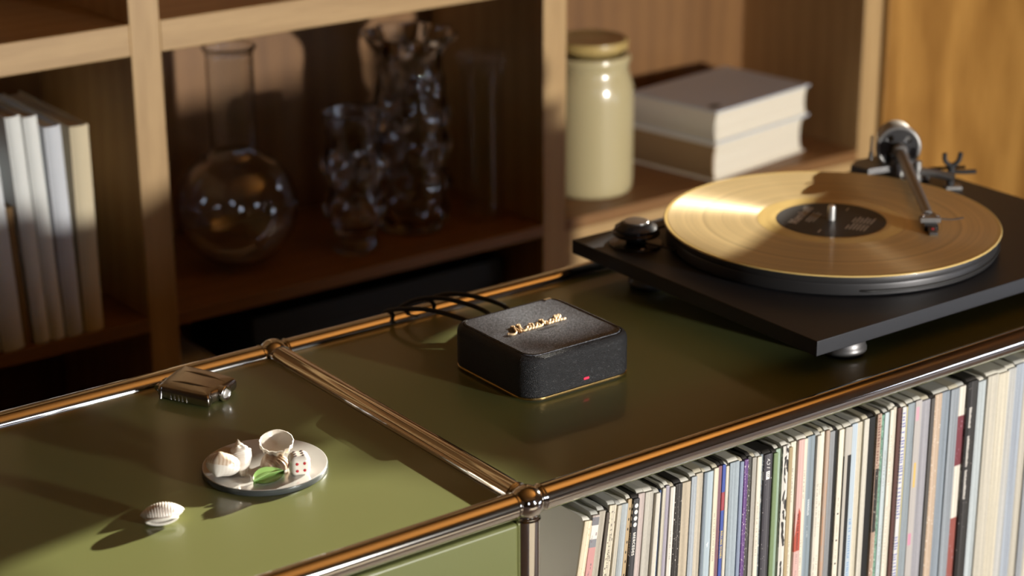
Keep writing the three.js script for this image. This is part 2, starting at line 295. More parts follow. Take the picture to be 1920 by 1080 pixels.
/* ---------- the row of records ---------- */
// where each sleeve begins and ends along the row in tenths of a millimetre, colour of the spine, its look; optional print
const ROW = [
  [638, 710, '#e0d0b0', 'thick cream record sleeve', 'worn'], [711, 780, '#b9aaa0', 'record sleeve with a grey white and pink spine', 'patch'], [781, 845, '#c2b9a8', 'grey beige record sleeve'],
  [846, 880, '#5b5147', 'thin dark brown record sleeve filling a dark gap'], [881, 950, '#d8ccb4', 'beige record sleeve with black chipped lettering', 'chips'], [951, 991, '#dcd3c0', 'slim pale cream record sleeve'],  // the thin dark brown sleeve fills a dark gap in the row
  [992, 1057, '#b9c0c2', 'blue grey record sleeve in a cloudy cover'], [1058, 1098, '#b59a72', 'tan record sleeve with black dots', 'dots'], [1099, 1159, '#2e2d2f', 'black record sleeve with tall white capitals', 'MERCEDES'],
  [1160, 1226, '#d0bfb8', 'pinkish beige record sleeve'], [1227, 1309, '#c9c3b6', 'wide stone grey record sleeve'], [1310, 1358, '#dfd8c8', 'cream record sleeve with a smooth spine'],
  [1359, 1374, '#3f5f8f', 'very thin blue record sleeve'], [1375, 1411, '#dcd4c0', 'narrow cream record sleeve'], [1412, 1453, '#a9a2ae', 'lilac grey record sleeve'],
  [1454, 1503, '#d9d2c6', 'pale record sleeve with small dark print', 'small'], [1504, 1576, '#26221f', 'scuffed black record sleeve with a pale nick', 'scuff'], [1577, 1664, '#cbbca4', 'broad beige record sleeve'],
  [1665, 1723, '#b7bec4', 'light steel blue record sleeve'], [1724, 1798, '#cdc2ae', 'wide sand beige record sleeve'], [1799, 1830, '#8f9ba6', 'thin slate blue record sleeve'], [1831, 1898, '#adbcc6', 'sky grey record sleeve with a white mark', 'tick'],
  [1899, 1949, '#dcd0b8', 'cream record sleeve with brown small print', 'small'], [1950, 1990, '#8d6470', 'mauve record sleeve'], [1991, 2026, '#3d51a0', 'cobalt blue record sleeve with a red band and yellow capitals', 'ROLLING STONES'],
  [2027, 2061, '#ddd5c4', 'slim ivory record sleeve'], [2062, 2163, '#a9b5bd', 'wide pale blue grey record sleeve in plastic'], [2164, 2202, '#98a4bd', 'thin periwinkle record sleeve'],
  [2203, 2246, '#5d3a78', 'worn purple record sleeve with white flecks', 'scuff'], [2247, 2288, '#3a3836', 'dark charcoal record sleeve with a rough edge', 'scuff'], [2289, 2335, '#b5afa5', 'dull grey record sleeve'],
  [2336, 2383, '#ded5c2', 'cream record sleeve with faint grey print', 'small'], [2384, 2419, '#7c858c', 'blue grey record sleeve with black specks', 'chips'], [2420, 2506, '#3c393f', 'broad charcoal record sleeve with a white emblem box', 'emblem'],
  [2507, 2554, '#7f9468', 'sage green record sleeve'], [2555, 2606, '#adc3ad', 'pale mint record sleeve'], [2607, 2671, '#d8d2c8', 'white record sleeve blotched with black', 'blotch'], [2672, 2714, '#b8a37c', 'khaki tan record sleeve'],
  [2715, 2772, '#ded6c3', 'cream record sleeve with fine black print', 'small'], [2773, 2841, '#cfa8a0', 'pink record sleeve with a red lower half', 'redhalf'], [2842, 2893, '#d9d0bd', 'bone coloured record sleeve', 'small'],
  [2894, 2980, '#808d96', 'wide blue grey record sleeve with pale capitals', 'VANGELIS'], [2981, 3033, '#d3ccbc', 'light grey cream record sleeve', 'small'], [3034, 3080, '#dcd4c2', 'ivory record sleeve with long fine print', 'small'],
  [3081, 3127, '#a98f7c', 'streaked orange brown and grey record sleeve', 'streak'], [3128, 3189, '#9a9c9e', 'mid grey record sleeve'], [3190, 3227, '#161514', 'thin jet black record sleeve'], [3228, 3287, '#dcd3bf', 'cream record sleeve with sparse dotted print', 'sparse'],
  [3288, 3370, '#b4aea4', 'grey record sleeve with a black lower half', 'blackhalf'], [3371, 3436, '#b5c3cf', 'light blue record sleeve with blue print', 'blueprint'], [3437, 3503, '#dcd3bd', 'cream record sleeve with yellowed edges'], [3504, 3563, '#e2dccd', 'near white record sleeve'],
  [3564, 3658, '#121110', 'thick plain black record sleeve with a rounded top corner'], [3659, 3710, '#a98d7a', 'beige record sleeve with a dark red pattern', 'pattern'], [3711, 3750, '#6f9884', 'teal green record sleeve with white lettering', 'chips'],
  [3751, 3802, '#b8c4c8', 'pale aqua record sleeve', 'small'], [3803, 3851, '#d8d0bf', 'cream record sleeve with black vertical print', 'small'], [3852, 3895, '#e0d8c6', 'slim off white record sleeve'], [3896, 3941, '#5d3b34', 'maroon brown record sleeve'],
  [3942, 3988, '#d5d2d0', 'white record sleeve with bold blue lettering', 'bluebold'], [3989, 4019, '#a3a48a', 'thin yellow and blue striped record sleeve', 'stripe'], [4020, 4104, '#98a2a8', 'smooth grey blue record sleeve'],
  [4105, 4183, '#b0aaa6', 'grey record sleeve with pink dabs and a yellow mark', 'dabs'], [4184, 4291, '#a8a6ac', 'wide mauve grey record sleeve'], [4292, 4335, '#57534f', 'thin smoky dark record sleeve'],
  [4336, 4425, '#b59d86', 'weathered tan record sleeve with pale flakes', 'scuff'], [4426, 4528, '#8f99a3', 'wide grey blue record sleeve in plastic'], [4529, 4635, '#9aa1a8', 'broad cool grey record sleeve'], [4636, 4729, '#d2cabc', 'white record sleeve banded with maroon', 'maroon'],
  [4730, 4861, '#1f1c1b', 'thick black record sleeve with lines of white print', 'white lines'], [4862, 4967, '#bcc4c6', 'pale icy grey record sleeve'], [4968, 5107, '#cfc8b8', 'wide warm grey record sleeve'], [5108, 5242, '#ddd4bf', 'wide cream record sleeve with soft streaks'],
  [5243, 5350, '#c0bfbb', 'light neutral grey record sleeve'], [5351, 5467, '#aab2bd', 'bluish grey record sleeve'], [5468, 5558, '#c6bfb0', 'soft beige grey record sleeve'], [5559, 5640, '#a7abb0', 'pale pewter record sleeve'], [5641, 5735, '#d0c8b6', 'oatmeal record sleeve'],
];
// the print on a spine, 6.6 canvas pixels to the millimetre, from the top down
function spinePrint(base, kind, wide) {
  return canvasTexture(Math.max(12, Math.round(wide * 6600)), 2048, (c, w, h) => {
    c.fillStyle = base; c.fillRect(0, 0, w, h);
    for (let i = 0; i < 12; i++) { c.globalAlpha = 0.09; c.fillStyle = i % 2 ? '#4a4136' : '#fff'; c.fillRect(rnd() * w, 0, rr(1, w * 0.2), h); } c.globalAlpha = 1;
    const speck = (n, col, a, b, edge) => { c.fillStyle = col; for (let i = 0; i < n; i++) { c.globalAlpha = rr(0.3, 1); const x = edge ? (rnd() < 0.5 ? rnd() ** 3 * w : w - rnd() ** 3 * w) : rnd() * w; c.fillRect(x, rnd() * h, rr(a, b), rr(a, b) * 2); } c.globalAlpha = 1; };
    const down = (text, size, y, col) => { c.save(); c.translate(w / 2, y); c.rotate(Math.PI / 2); c.fillStyle = col; c.font = `bold ${size}px sans-serif`; c.textBaseline = 'middle'; c.fillText(text, 0, 0); c.restore(); };
    const strokes = (y0, y1, col, sz, gap = 0.35) => { c.fillStyle = col; c.globalAlpha = 0.7; for (let y = y0; y < y1; y += sz * rr(0.55, 0.95)) if (rnd() > gap) c.fillRect(w / 2 - sz * 0.5, y, sz * rr(0.6, 1), sz * 0.3); c.globalAlpha = 1; };
    const band = (y0, y1, col, a = 0, b = 1) => { c.fillStyle = col; c.fillRect(a * w, y0, (b - a) * w, y1 - y0); };
    if (kind === 'small') { const y = rr(120, 320); strokes(y, y + rr(150, 320), '#6d6459', 10); strokes(y + 420, y + 800, '#7b7266', 10); }
    if (kind === 'sparse') for (const y of [400, 560, 700, 860, 1020]) { strokes(y, y + 70, '#4a443c', 9); band(y + 90, y + 100, '#222', 0.35, 0.65); }
    if (kind === 'worn') speck(120, '#c2ad86', 2, 6);
    if (kind === 'chips') { speck(170, '#37302a', 2, 7, true); speck(80, '#efe8da', 2, 6, true); strokes(120, 1900, '#37302a', 12, 0.5); }
    if (kind === 'dots') for (let y = 50; y < h; y += rr(45, 75)) { c.fillStyle = '#2b231a'; c.beginPath(); c.ellipse(w / 2 + rr(-3, 3), y, 4, 8, 0, 0, 7); c.fill(); }
    if (kind === 'patch') { band(8, 50, '#77767a'); band(50, 123, '#e4ddd2'); band(123, 166, '#858589'); band(166, 330, '#c58f8b'); speck(60, '#77686e', 4, 10); }
    if (kind === 'scuff') { speck(220, '#e8e2d8', 1, 5, true); speck(40, '#e8e2d8', 1, 4); }
    if (kind === 'MERCEDES') { c.fillStyle = '#e9e4da'; for (let y = 36; y < 150; y += 34) { c.beginPath(); c.arc(w / 2, y, 12, 0, 7); c.fill(); } down('MERCEDES', 25, 178, '#eee9df'); speck(60, '#e9e4da', 1, 4, true); }
    if (kind === 'tick') { c.strokeStyle = '#f6f6f3'; c.lineWidth = 4; c.beginPath(); c.moveTo(w * 0.4, 408); c.lineTo(w * 0.62, 398); c.lineTo(w * 0.5, 420); c.stroke(); }
    if (kind === 'ROLLING STONES') { band(150, 252, '#a04a52'); down('ROLLING STONES', 19, 365, '#e3c54e'); }
    if (kind === 'emblem') { band(96, 142, '#e9e6e1', 0.25, 0.72); down('LST', 19, 101, '#3c393f'); c.strokeStyle = '#e9e6e1'; c.lineWidth = 3; c.beginPath(); c.arc(w * 0.5, 46, 12, 0.4, 5.6); c.moveTo(w * 0.3, 72); c.lineTo(w * 0.72, 80); c.moveTo(w * 0.35, 24); c.lineTo(w * 0.62, 34); c.stroke(); speck(90, '#d8d5d0', 1, 4, true); }
    if (kind === 'blotch') for (let i = 0; i < 90; i++) { c.fillStyle = '#2b2826'; c.beginPath(); c.ellipse(w * (0.35 + 0.6 * rnd()), rnd() * h, rr(3, 9), rr(6, 34), rr(-0.3, 0.3), 0, 7); c.fill(); }
    if (kind === 'redhalf') { c.fillStyle = '#b0503f'; c.beginPath(); c.moveTo(0, 560); c.lineTo(w * 0.55, 388); c.lineTo(w * 0.85, 420); c.lineTo(w, 640); c.lineTo(0, 640); c.fill(); down('MEP IS THE MANNOUS', 20, 420, '#4a1c18'); strokes(660, 900, '#8f6a66', 12); }
    if (kind === 'VANGELIS') { down('VANGELIS', 20, 362, '#d9dde0'); strokes(520, 600, '#c9ced2', 12); }
    if (kind === 'streak') for (let i = 0; i < 30; i++) { c.globalAlpha = 0.35; c.fillStyle = i % 2 ? '#c07f4f' : '#7f8790'; c.fillRect(rnd() * w, rnd() * h, rr(4, 10), rr(100, 400)); }
    if (kind === 'blackhalf') band(164, h, '#161514', 0.45, 1);
    if (kind === 'blueprint') strokes(560, 1100, '#3f74b5', 18, 0.15);
    if (kind === 'pattern') { strokes(20, 300, '#5a2c28', 22, 0.1); band(320, 700, '#2a2522', 0.1, 0.9); speck(120, '#d9cfc0', 2, 6); }
    if (kind === 'bluebold') { strokes(30, 700, '#33409a', 26, 0.15); strokes(780, 1300, '#33409a', 26, 0.15); }
    if (kind === 'stripe') { band(0, h, '#6a7894', 0, 0.35); band(0, h, '#c0b070', 0.45, 0.8); }
    if (kind === 'dabs') { band(35, 117, '#c59aa6', 0.1, 0.6); band(370, 520, '#cfae62', 0.3, 0.65); band(800, 873, '#c58aa0', 0.1, 0.6); }
    if (kind === 'maroon') { band(177, 483, '#6d3038'); band(810, 1300, '#8a4b42'); speck(60, '#b8a8b8', 2, 6); }
    if (kind === 'white lines') { for (const [a, b] of [[155, 273], [328, 513], [538, 710]]) { c.fillStyle = '#d8d3cb'; for (let y = a; y < b; y += 9) c.fillRect(w * 0.25, y, w * rr(0.16, 0.26), 6); } speck(70, '#cfc8be', 1, 4, true); }
  });
}
const sleeveCols = ['#c9c5b9', '#d3cec0', '#bdbbb3', '#c5bca6', '#dad5c8'].map((c) => std({ color: hex(c), roughness: 0.6 }));
const sleeveDark = std({ color: hex('#2a2622'), roughness: 0.6 });
function sleeveShape() {          // side view of a sleeve, 313 mm deep and 313 mm tall, its corners a little rounded by use
  return rrect(0.313, 0.313, 0.004);
}
let before = '', nth = 0;
const firstCover = std({ color: hex('#e6e1d4'), roughness: 0.6 });
for (const [a, b, col, look, print] of ROW) {
  const x0 = a / 1e4, x1 = b / 1e4, w = x1 - x0, zf = 0.337 - rnd() * 0.003, yt = -0.0315 - rnd() * 0.004;
  const yb = -0.346, hgt = yt - yb, isDark = hex(col).getHSL({}).l < 0.25;
  const label = before ? `${look}, next after the ${before}`.split(' ').slice(0, 16).join(' ') : `${look} at the end of the row beside the green door`;
  const r = thing('record_sleeve', label, 'record', [(x0 + x1) / 2, yb, zf], 'vinyl records standing in the sideboard');
  const s = sleeveShape(), g = new THREE.ExtrudeGeometry(s, { depth: w - 0.0005, bevelEnabled: true, bevelSize: 0.0002, bevelThickness: 0.0002, bevelSegments: 1, curveSegments: 3 });
  g.rotateY(-Math.PI / 2).scale(1, hgt / 0.3134, 1).translate(x0 + w - 0.0004, yb + hgt / 2, zf - 0.1585);
  part('cover', g, isDark ? sleeveDark : nth ? sleeveCols[(a * 7) % 5] : firstCover, r);
  const sg = new RoundedBoxGeometry(w - 0.0001, hgt - 0.0026, 0.0024, 2, Math.min(0.0007, w * 0.22));
  sg.translate((x0 + x1) / 2, yb + hgt / 2 - 0.0005, zf - 0.0012);
  const tex = print ? spinePrint(col, print, w) : paperWear;
  part('spine', print ? sg : metres(sg, 'z'), std({ map: tex, color: print ? hex('#ffffff') : hex(col), roughness: print && isDark ? 0.45 : 0.55 }), r);
  // the first sleeves lean to the right, less and less along the row
  const lean = 0.165 * Math.exp(-nth / 11); nth++;
  r.rotation.z = -lean; r.position.x -= hgt * Math.sin(lean); r.position.y += w / 2 * Math.sin(lean);
  before = look.replace(/ record sleeve.*/, '').split(' ').slice(-3).join(' ') + ' one';
  if (/with|in /.test(look)) before += ' ' + look.match(/(with|in) .*/)[0].split(' ').slice(0, 4).join(' ');
}

/* ---------- the record player ---------- */
const PX0 = 0.3162, PX1 = 0.7375, PZ0 = -0.0035, PZ1 = 0.3125, PY = 0.0337, CX = 0.501, CZ = 0.1395;
const deck = thing('record_player', 'matt black belt-drive record player with a slim plinth and a grey tonearm', 'turntable', [(PX0 + PX1) / 2, TOP, (PZ0 + PZ1) / 2]);
part('plinth', box(PX0, PX1, PY - 0.0132, PY, PZ0, PZ1, 0.0008, 'x', 2), M.plinth, deck);
for (const [x, z] of [[0.376, 0.283], [0.352, 0.064], [0.67, 0.283], [0.67, 0.04]]) {
  const f = part('foot', lathe([[0, TOP + 0.002], [0.0185, TOP + 0.002], [0.0195, TOP + 0.004], [0.0195, TOP + 0.0065], [0.0185, TOP + 0.008], [0.0185, PY - 0.0130], [0, PY - 0.0130]], 48).translate(x, 0, z), M.darkMetal, deck);
  part('rubber_pad', lathe([[0, TOP], [0.017, TOP], [0.017, TOP + 0.0022], [0, TOP + 0.0022]], 40).translate(x, 0, z), M.rubber, f);
}
part('platter', lathe([[0, PY + 0.0005], [0.142, PY + 0.0005], [0.1478, PY + 0.0012], [0.1485, PY + 0.002], [0.1485, PY + 0.0105], [0.1478, PY + 0.0109], [0.1478, PY + 0.0119], [0.1485, PY + 0.0124], [0.1485, PY + 0.0169], [0.1478, PY + 0.0176], [0, PY + 0.0176]], 160).translate(CX, 0, CZ), M.platterSide, deck);
part('spindle', lathe([[0.0036, PY + 0.017], [0.0036, 0.0655], [0.0031, 0.0668], [0.0018, 0.0675], [0, 0.0676]], 32).translate(CX, 0, CZ), std({ color: lin(0.9, 0.89, 0.87), metalness: 0.8, roughness: 0.3 }), deck);
{ // the motor pulley by the back left corner, its disc and the belt
  const px = 0.3545, pz = 0.0410;
  part('motor_plate', lathe([[0, PY - 0.0002], [0.0245, PY - 0.0002], [0.0245, PY + 0.0012], [0.0236, PY + 0.002], [0, PY + 0.002]], 64).translate(px, 0, pz), M.blackGloss, deck);
  const p = part('pulley', lathe([[0, PY + 0.002], [0.009, PY + 0.002], [0.009, PY + 0.0085], [0.0205, PY + 0.0092], [0.0214, PY + 0.0102], [0.0214, PY + 0.0122], [0.0196, PY + 0.0126], [0.0188, PY + 0.0136], [0.0188, PY + 0.0146], [0.0196, PY + 0.0152], [0.0194, PY + 0.0164], [0.0162, PY + 0.0182], [0.0150, PY + 0.0196], [0.0118, PY + 0.0212], [0, PY + 0.0213]], 64).translate(px, 0, pz), phy({ color: lin(0.03, 0.03, 0.033), metalness: 0.6, roughness: 0.22 }), deck);
  part('pulley_cap', lathe([[0, PY + 0.0211], [0.0112, PY + 0.0211], [0.0112, PY + 0.0219], [0.0106, PY + 0.0223], [0, PY + 0.0223]], 48).translate(px, 0, pz), std({ color: lin(0.45, 0.44, 0.42), metalness: 0.9, roughness: 0.3 }), p);
  part('plate_screw', ball(V(px - 0.0085, PY + 0.002, pz + 0.0195), 0.0018, 1, 0.6, 1, 14), M.steel, deck);
  const pts = [], d = V(CX - px, 0, CZ - pz).normalize(), n = V(-d.z, 0, d.x), y = PY + 0.0055, a = 0.0094, b = 0.149;
  for (let i = 0; i <= 12; i++) { const t = Math.PI / 2 + Math.PI * i / 12; pts.push(V(px, y, pz).addScaledVector(d, a * Math.cos(t)).addScaledVector(n, a * Math.sin(t))); }
  for (let i = 0; i <= 40; i++) { const t = -Math.PI / 2 + Math.PI * i / 40; pts.push(V(CX, y, CZ).addScaledVector(d, b * Math.cos(t)).addScaledVector(n, b * Math.sin(t))); }
  part('belt', new THREE.TubeGeometry(new THREE.CatmullRomCurve3(pts, true, 'centripetal'), 240, 0.0011, 8, true), M.rubber, deck);
}
{ // tonearm: base, lift, gimbal ring, arm, counterweight, headshell
  const P = V(0.6850, 0.0675, 0.0450), S = V(0.5371, 0.0534, 0.2202);
  const base = part('tonearm_base', slab(rrect(0.052, 0.05, 0.012), PY, PY + 0.006, 0.0008).translate(P.x + 0.004, 0, P.z - 0.002), M.darkMetal, deck);
  const wing = new THREE.Shape(); [[-0.030, 0.008], [-0.026, -0.012], [0.012, -0.02], [0.02, 0.0], [0.016, 0.016], [-0.012, 0.018]].forEach(([x, y], i) => i ? wing.lineTo(x, y) : wing.moveTo(x, y)); wing.closePath();
  part('base_wing', slab(wing, PY + 0.010, PY + 0.0165, 0.001).translate(P.x - 0.010, 0, P.z - 0.016), M.darkMetal, base);
  part('base_post', rod(V(P.x, PY + 0.005, P.z), V(P.x, P.y - 0.012, P.z), 0.0085, 0.0075, 32), M.armMetal, base);
  part('lift_ramp', tube([V(P.x - 0.006, PY + 0.0165, P.z + 0.026), V(P.x + 0.006, PY + 0.0165, P.z + 0.044), V(P.x + 0.013, PY + 0.0150, P.z + 0.062)], 0.0042, 24, 12), M.armMetal, base);
  part('lift_post', rod(V(P.x - 0.004, PY, P.z + 0.030), V(P.x - 0.004, PY + 0.027, P.z + 0.030), 0.0042, 0.0042, 24), M.armMetal, base);
  part('cue_lever', rod(V(P.x + 0.014, PY + 0.016, P.z + 0.030), V(P.x + 0.036, PY + 0.020, P.z + 0.056), 0.0016, 0.0016, 12), M.blackGloss, base);
  const dir = S.clone().sub(P).setY(0).normalize(), back = dir.clone().negate();
  const head = V(0.5615, 0.0615, 0.2000), arm0 = P.clone().addScaledVector(dir, 0.004);
  const arm = part('tonearm', rod(arm0, head, 0.0056, 0.0044, 28), M.armMetal, deck);
  part('arm_collar', rod(arm0.clone().addScaledVector(dir, 0.010), arm0.clone().addScaledVector(dir, 0.018), 0.0074, 0.0066, 28), M.armMetal, arm);
  // gimbal: a ring standing across the arm, pierced, with two bearing bosses
  const ringQ = new THREE.Quaternion().setFromUnitVectors(V(0, 0, 1), dir);
  const ringShape = new THREE.Shape(); ringShape.absarc(0, 0, 0.0200, 0, 2 * Math.PI);
  for (let k = 0; k < 4; k++) { const t = k * Math.PI / 2 + 0.75, h = new THREE.Path(); h.absarc(0.0125 * Math.cos(t), 0.0125 * Math.sin(t), 0.0036, 0, 2 * Math.PI, true); ringShape.holes.push(h); }
  part('gimbal_ring', new THREE.ExtrudeGeometry(ringShape, { depth: 0.0075, bevelEnabled: true, bevelSize: 0.0008, bevelThickness: 0.0008, bevelSegments: 2, curveSegments: 48 }).translate(0, 0, -0.005).applyQuaternion(ringQ).translate(P.x, P.y, P.z), M.platterSide, arm);
  part('gimbal_rim', new THREE.TorusGeometry(0.0198, 0.0026, 14, 64).applyQuaternion(ringQ).translate(P.x + dir.x * 0.001, P.y, P.z + dir.z * 0.001), M.armMetal, arm);
  part('arm_stub', rod(P.clone(), P.clone().addScaledVector(back, 0.036), 0.0058, 0.0058, 24), M.darkMetal, arm);
  const w0 = P.clone().addScaledVector(back, 0.016);
  part('counterweight', (() => { const g = lathe([[0, 0], [0.0165, 0], [0.0175, 0.001], [0.0175, 0.007], [0.0168, 0.0075], [0.0168, 0.009], [0.0175, 0.0095], [0.0175, 0.019], [0.0160, 0.0212], [0, 0.0215]], 48); g.applyQuaternion(new THREE.Quaternion().setFromUnitVectors(V(0, 1, 0), back)); return g.translate(w0.x, w0.y, w0.z); })(), M.armMetal, arm);
  // antiskating rod with its hanging weight, left of the ring
  part('antiskate_rod', rod(V(P.x - 0.021, 0.060, P.z - 0.016), V(P.x - 0.021, 0.079, P.z - 0.016), 0.0014, 0.0014, 12), M.steel, base);
  part('antiskate_weight', rod(V(P.x - 0.021, 0.0545, P.z - 0.016), V(P.x - 0.021, 0.062, P.z - 0.016), 0.0022, 0.0022, 16), M.steel, base);
  // headshell and cartridge
  const hd = V(-0.62, 0, 0.79).normalize(), hn = V(hd.z, 0, -hd.x);
  const hs = new THREE.Shape(); [[-0.008, -0.0055], [0.004, -0.0095], [0.011, -0.0088], [0.011, 0.0088], [0.004, 0.0095], [-0.008, 0.0055]].forEach(([x, y], i) => i ? hs.lineTo(x, y) : hs.moveTo(x, y)); hs.closePath();
  const rotY = Math.atan2(-hd.z, hd.x);
  const shell = part('headshell', slab(hs, 0.0585, 0.0635, 0.001, 2).translate(0, 0, 0).rotateY(rotY).translate(head.x + hd.x * 0.004, 0, head.z + hd.z * 0.004), M.armMetal, deck);
  for (const s of [-1, 1]) part('screw', ball(V(head.x + hd.x * 0.008 + hn.x * 0.0062 * s, 0.0638, head.z + hd.z * 0.008 + hn.z * 0.0062 * s), 0.0019, 1, 0.7, 1, 14), M.steel, shell);
  const cB = V(head.x + hd.x * 0.009, 0, head.z + hd.z * 0.009);
  const cart = part('cartridge', (() => { const g = new RoundedBoxGeometry(0.018, 0.0058, 0.0125, 2, 0.001); g.translate(0.004, 0, 0).rotateY(rotY); return g.translate(cB.x, 0.0561, cB.z); })(), M.blackGloss, deck);
  part('stylus_holder', (() => { const g = new RoundedBoxGeometry(0.012, 0.0034, 0.0075, 2, 0.0008); g.rotateZ(-0.25).translate(0.018, 0, 0).rotateY(rotY); return g.translate(cB.x, 0.0555, cB.z); })(), M.darkMetal, cart);
  part('stylus_mark', (() => { const g = new RoundedBoxGeometry(0.003, 0.0012, 0.002, 1, 0.0004); g.translate(0.0175, 0, 0).rotateY(rotY); return g.translate(cB.x, 0.0575, cB.z); })(), M.red, cart);
  part('finger_lift', tube([V(head.x + hd.x * 0.010 + hn.x * 0.008, 0.0615, head.z + hd.z * 0.010 + hn.z * 0.008), V(head.x + hd.x * 0.013 + hn.x * 0.018, 0.0618, head.z + hd.z * 0.013 + hn.z * 0.018), V(head.x + hd.x * 0.016 + hn.x * 0.0285, 0.0645, head.z + hd.z * 0.016 + hn.z * 0.0285)], 0.00085, 20, 8), M.armMetal, shell);
  // arm rest: a post with a forked clip and its lever
  const R = V(0.7035, PY, 0.0985);
  const rest = part('arm_rest', rod(V(R.x, PY, R.z), V(R.x, 0.0575, R.z), 0.0036, 0.0034, 20), M.blackMatt, deck);
  part('rest_foot', new RoundedBoxGeometry(0.016, 0.004, 0.012, 2, 0.001).rotateY(-0.6).translate(R.x + 0.003, PY + 0.002, R.z + 0.001), M.armMetal, rest);
  const c = V(R.x, 0.065, R.z), across = V(0.79, 0, 0.62);
  part('clip', merge(tube([c.clone().addScaledVector(across, -0.0072).setY(0.0700), c.clone().addScaledVector(across, -0.0066).setY(0.0630), c.clone().addScaledVector(across, -0.003).setY(0.0590), c.clone().setY(0.0580), c.clone().addScaledVector(across, 0.003).setY(0.0590), c.clone().addScaledVector(across, 0.0066).setY(0.0630), c.clone().addScaledVector(across, 0.0082).setY(0.0708)], 0.0023, 40, 10)), M.blackMatt, rest);
  part('clip_lever', tube([V(R.x + 0.003, 0.0510, R.z), V(R.x + 0.011, 0.0510, R.z + 0.007), V(R.x + 0.020, 0.0515, R.z + 0.014)], 0.0023, 16, 10), M.blackMatt, rest);
}
{ // the record on the platter: translucent gold, grooves running round it
  const y0 = PY + 0.0177, y1 = 0.0534;
  const rec = thing('gold_record', 'translucent gold vinyl record with a black paper label on the player', 'record', [CX, y0, CZ]);
  const ring = (r0, r1, y, seg, rows) => {   // flat ring with u running round, v outwards
    const p = [], uv = [], nrm = [], idx = [];
    for (let i = 0; i <= rows; i++) for (let j = 0; j <= seg; j++) { const t = j / seg * 2 * Math.PI, r = r0 + (r1 - r0) * i / rows; p.push(CX + r * Math.cos(t), y, CZ - r * Math.sin(t)); uv.push(j / seg, (r - r0) / (r1 - r0)); nrm.push(0, 1, 0); }
    for (let i = 0; i < rows; i++) for (let j = 0; j < seg; j++) { const a = i * (seg + 1) + j, b = a + seg + 1; idx.push(a, b, a + 1, b, b + 1, a + 1); }
    const g = new THREE.BufferGeometry(); g.setAttribute('position', new THREE.Float32BufferAttribute(p, 3)); g.setAttribute('normal', new THREE.Float32BufferAttribute(nrm, 3)); g.setAttribute('uv', new THREE.Float32BufferAttribute(uv, 2)); g.setIndex(idx); return g;
  };
  const grooveMap = dataTexture(4, 1024, (u, v) => { const b = noise(0, v * 22, 1, 22, 81), f = noise(0, v * 400, 1, 400, 82); const gap = [0.18, 0.39, 0.6, 0.8].some((q) => Math.abs(v - q) < 0.004) ? 0.12 : 0; const k = 0.84 + 0.1 * b + 0.06 * f - gap; return [0.93 * k, 0.83 * k, 0.62 * k]; }, 1, 1, true);
  const goldPlastic = phy({ color: lin(0.66, 0.48, 0.18), roughness: 0.3, clearcoat: 0.4, clearcoatRoughness: 0.1 });
  const disc = part('disc', lathe([[0, y0], [0.1495, y0], [0.1508, y0 + 0.0005], [0.151, (y0 + y1) / 2], [0.1505, y1 - 0.0002], [0.1498, y1], [0.147, y1 - 0.0003], [0, y1 - 0.0003]], 200).translate(CX, 0, CZ), goldPlastic, rec);
  part('grooves', ring(0.0665, 0.147, y1 - 0.0001, 256, 4), phy({ map: grooveMap, metalness: 0.4, roughness: 0.34, anisotropy: 0.92, anisotropyRotation: Math.PI / 2 }), disc);
  part('run_out', lathe([[0.0495, y1 - 0.0004], [0.0495, y1 - 0.0001], [0.054, y1 + 0.0000], [0.0585, y1 - 0.0001], [0.0588, y1 - 0.0002], [0.0663, y1 - 0.0001], [0.0663, y1 - 0.0004]], 160).translate(CX, 0, CZ), goldPlastic, disc);
  const print = canvasTexture(512, 512, (c, w) => {
    c.fillStyle = '#2a2829'; c.fillRect(0, 0, w, w); c.translate(w / 2, w / 2); c.rotate(-0.49);
    c.fillStyle = '#c9c4bd'; c.font = 'italic bold 60px serif'; c.textAlign = 'center'; c.fillText('Marshall', 0, -128);
    for (const [y, l] of [[-104, 70], [-88, 78], [-72, 64]]) c.fillRect(-l, y, l * 2, 5);
    c.fillRect(-205, -2, 46, 6); c.fillRect(160, 20, 46, 6);
    for (let i = 0; i < 6; i++) { c.fillRect(-100, 96 + i * 17, 60 + (i * 37) % 40, 6); c.fillRect(6, 96 + i * 17, 70 + (i * 53) % 34, 6); }
  });
  const lab = ring(0.0037, 0.0492, y1 + 0.0001, 96, 2), pa = lab.attributes.position, ua = lab.attributes.uv;
  for (let i = 0; i < pa.count; i++) ua.setXY(i, 0.5 + (pa.getX(i) - CX) / 0.0992, 0.5 - (pa.getZ(i) - CZ) / 0.0992);
  part('paper_label', lab, std({ map: print, roughness: 0.5 }), disc, 'black paper label with pale print');
}

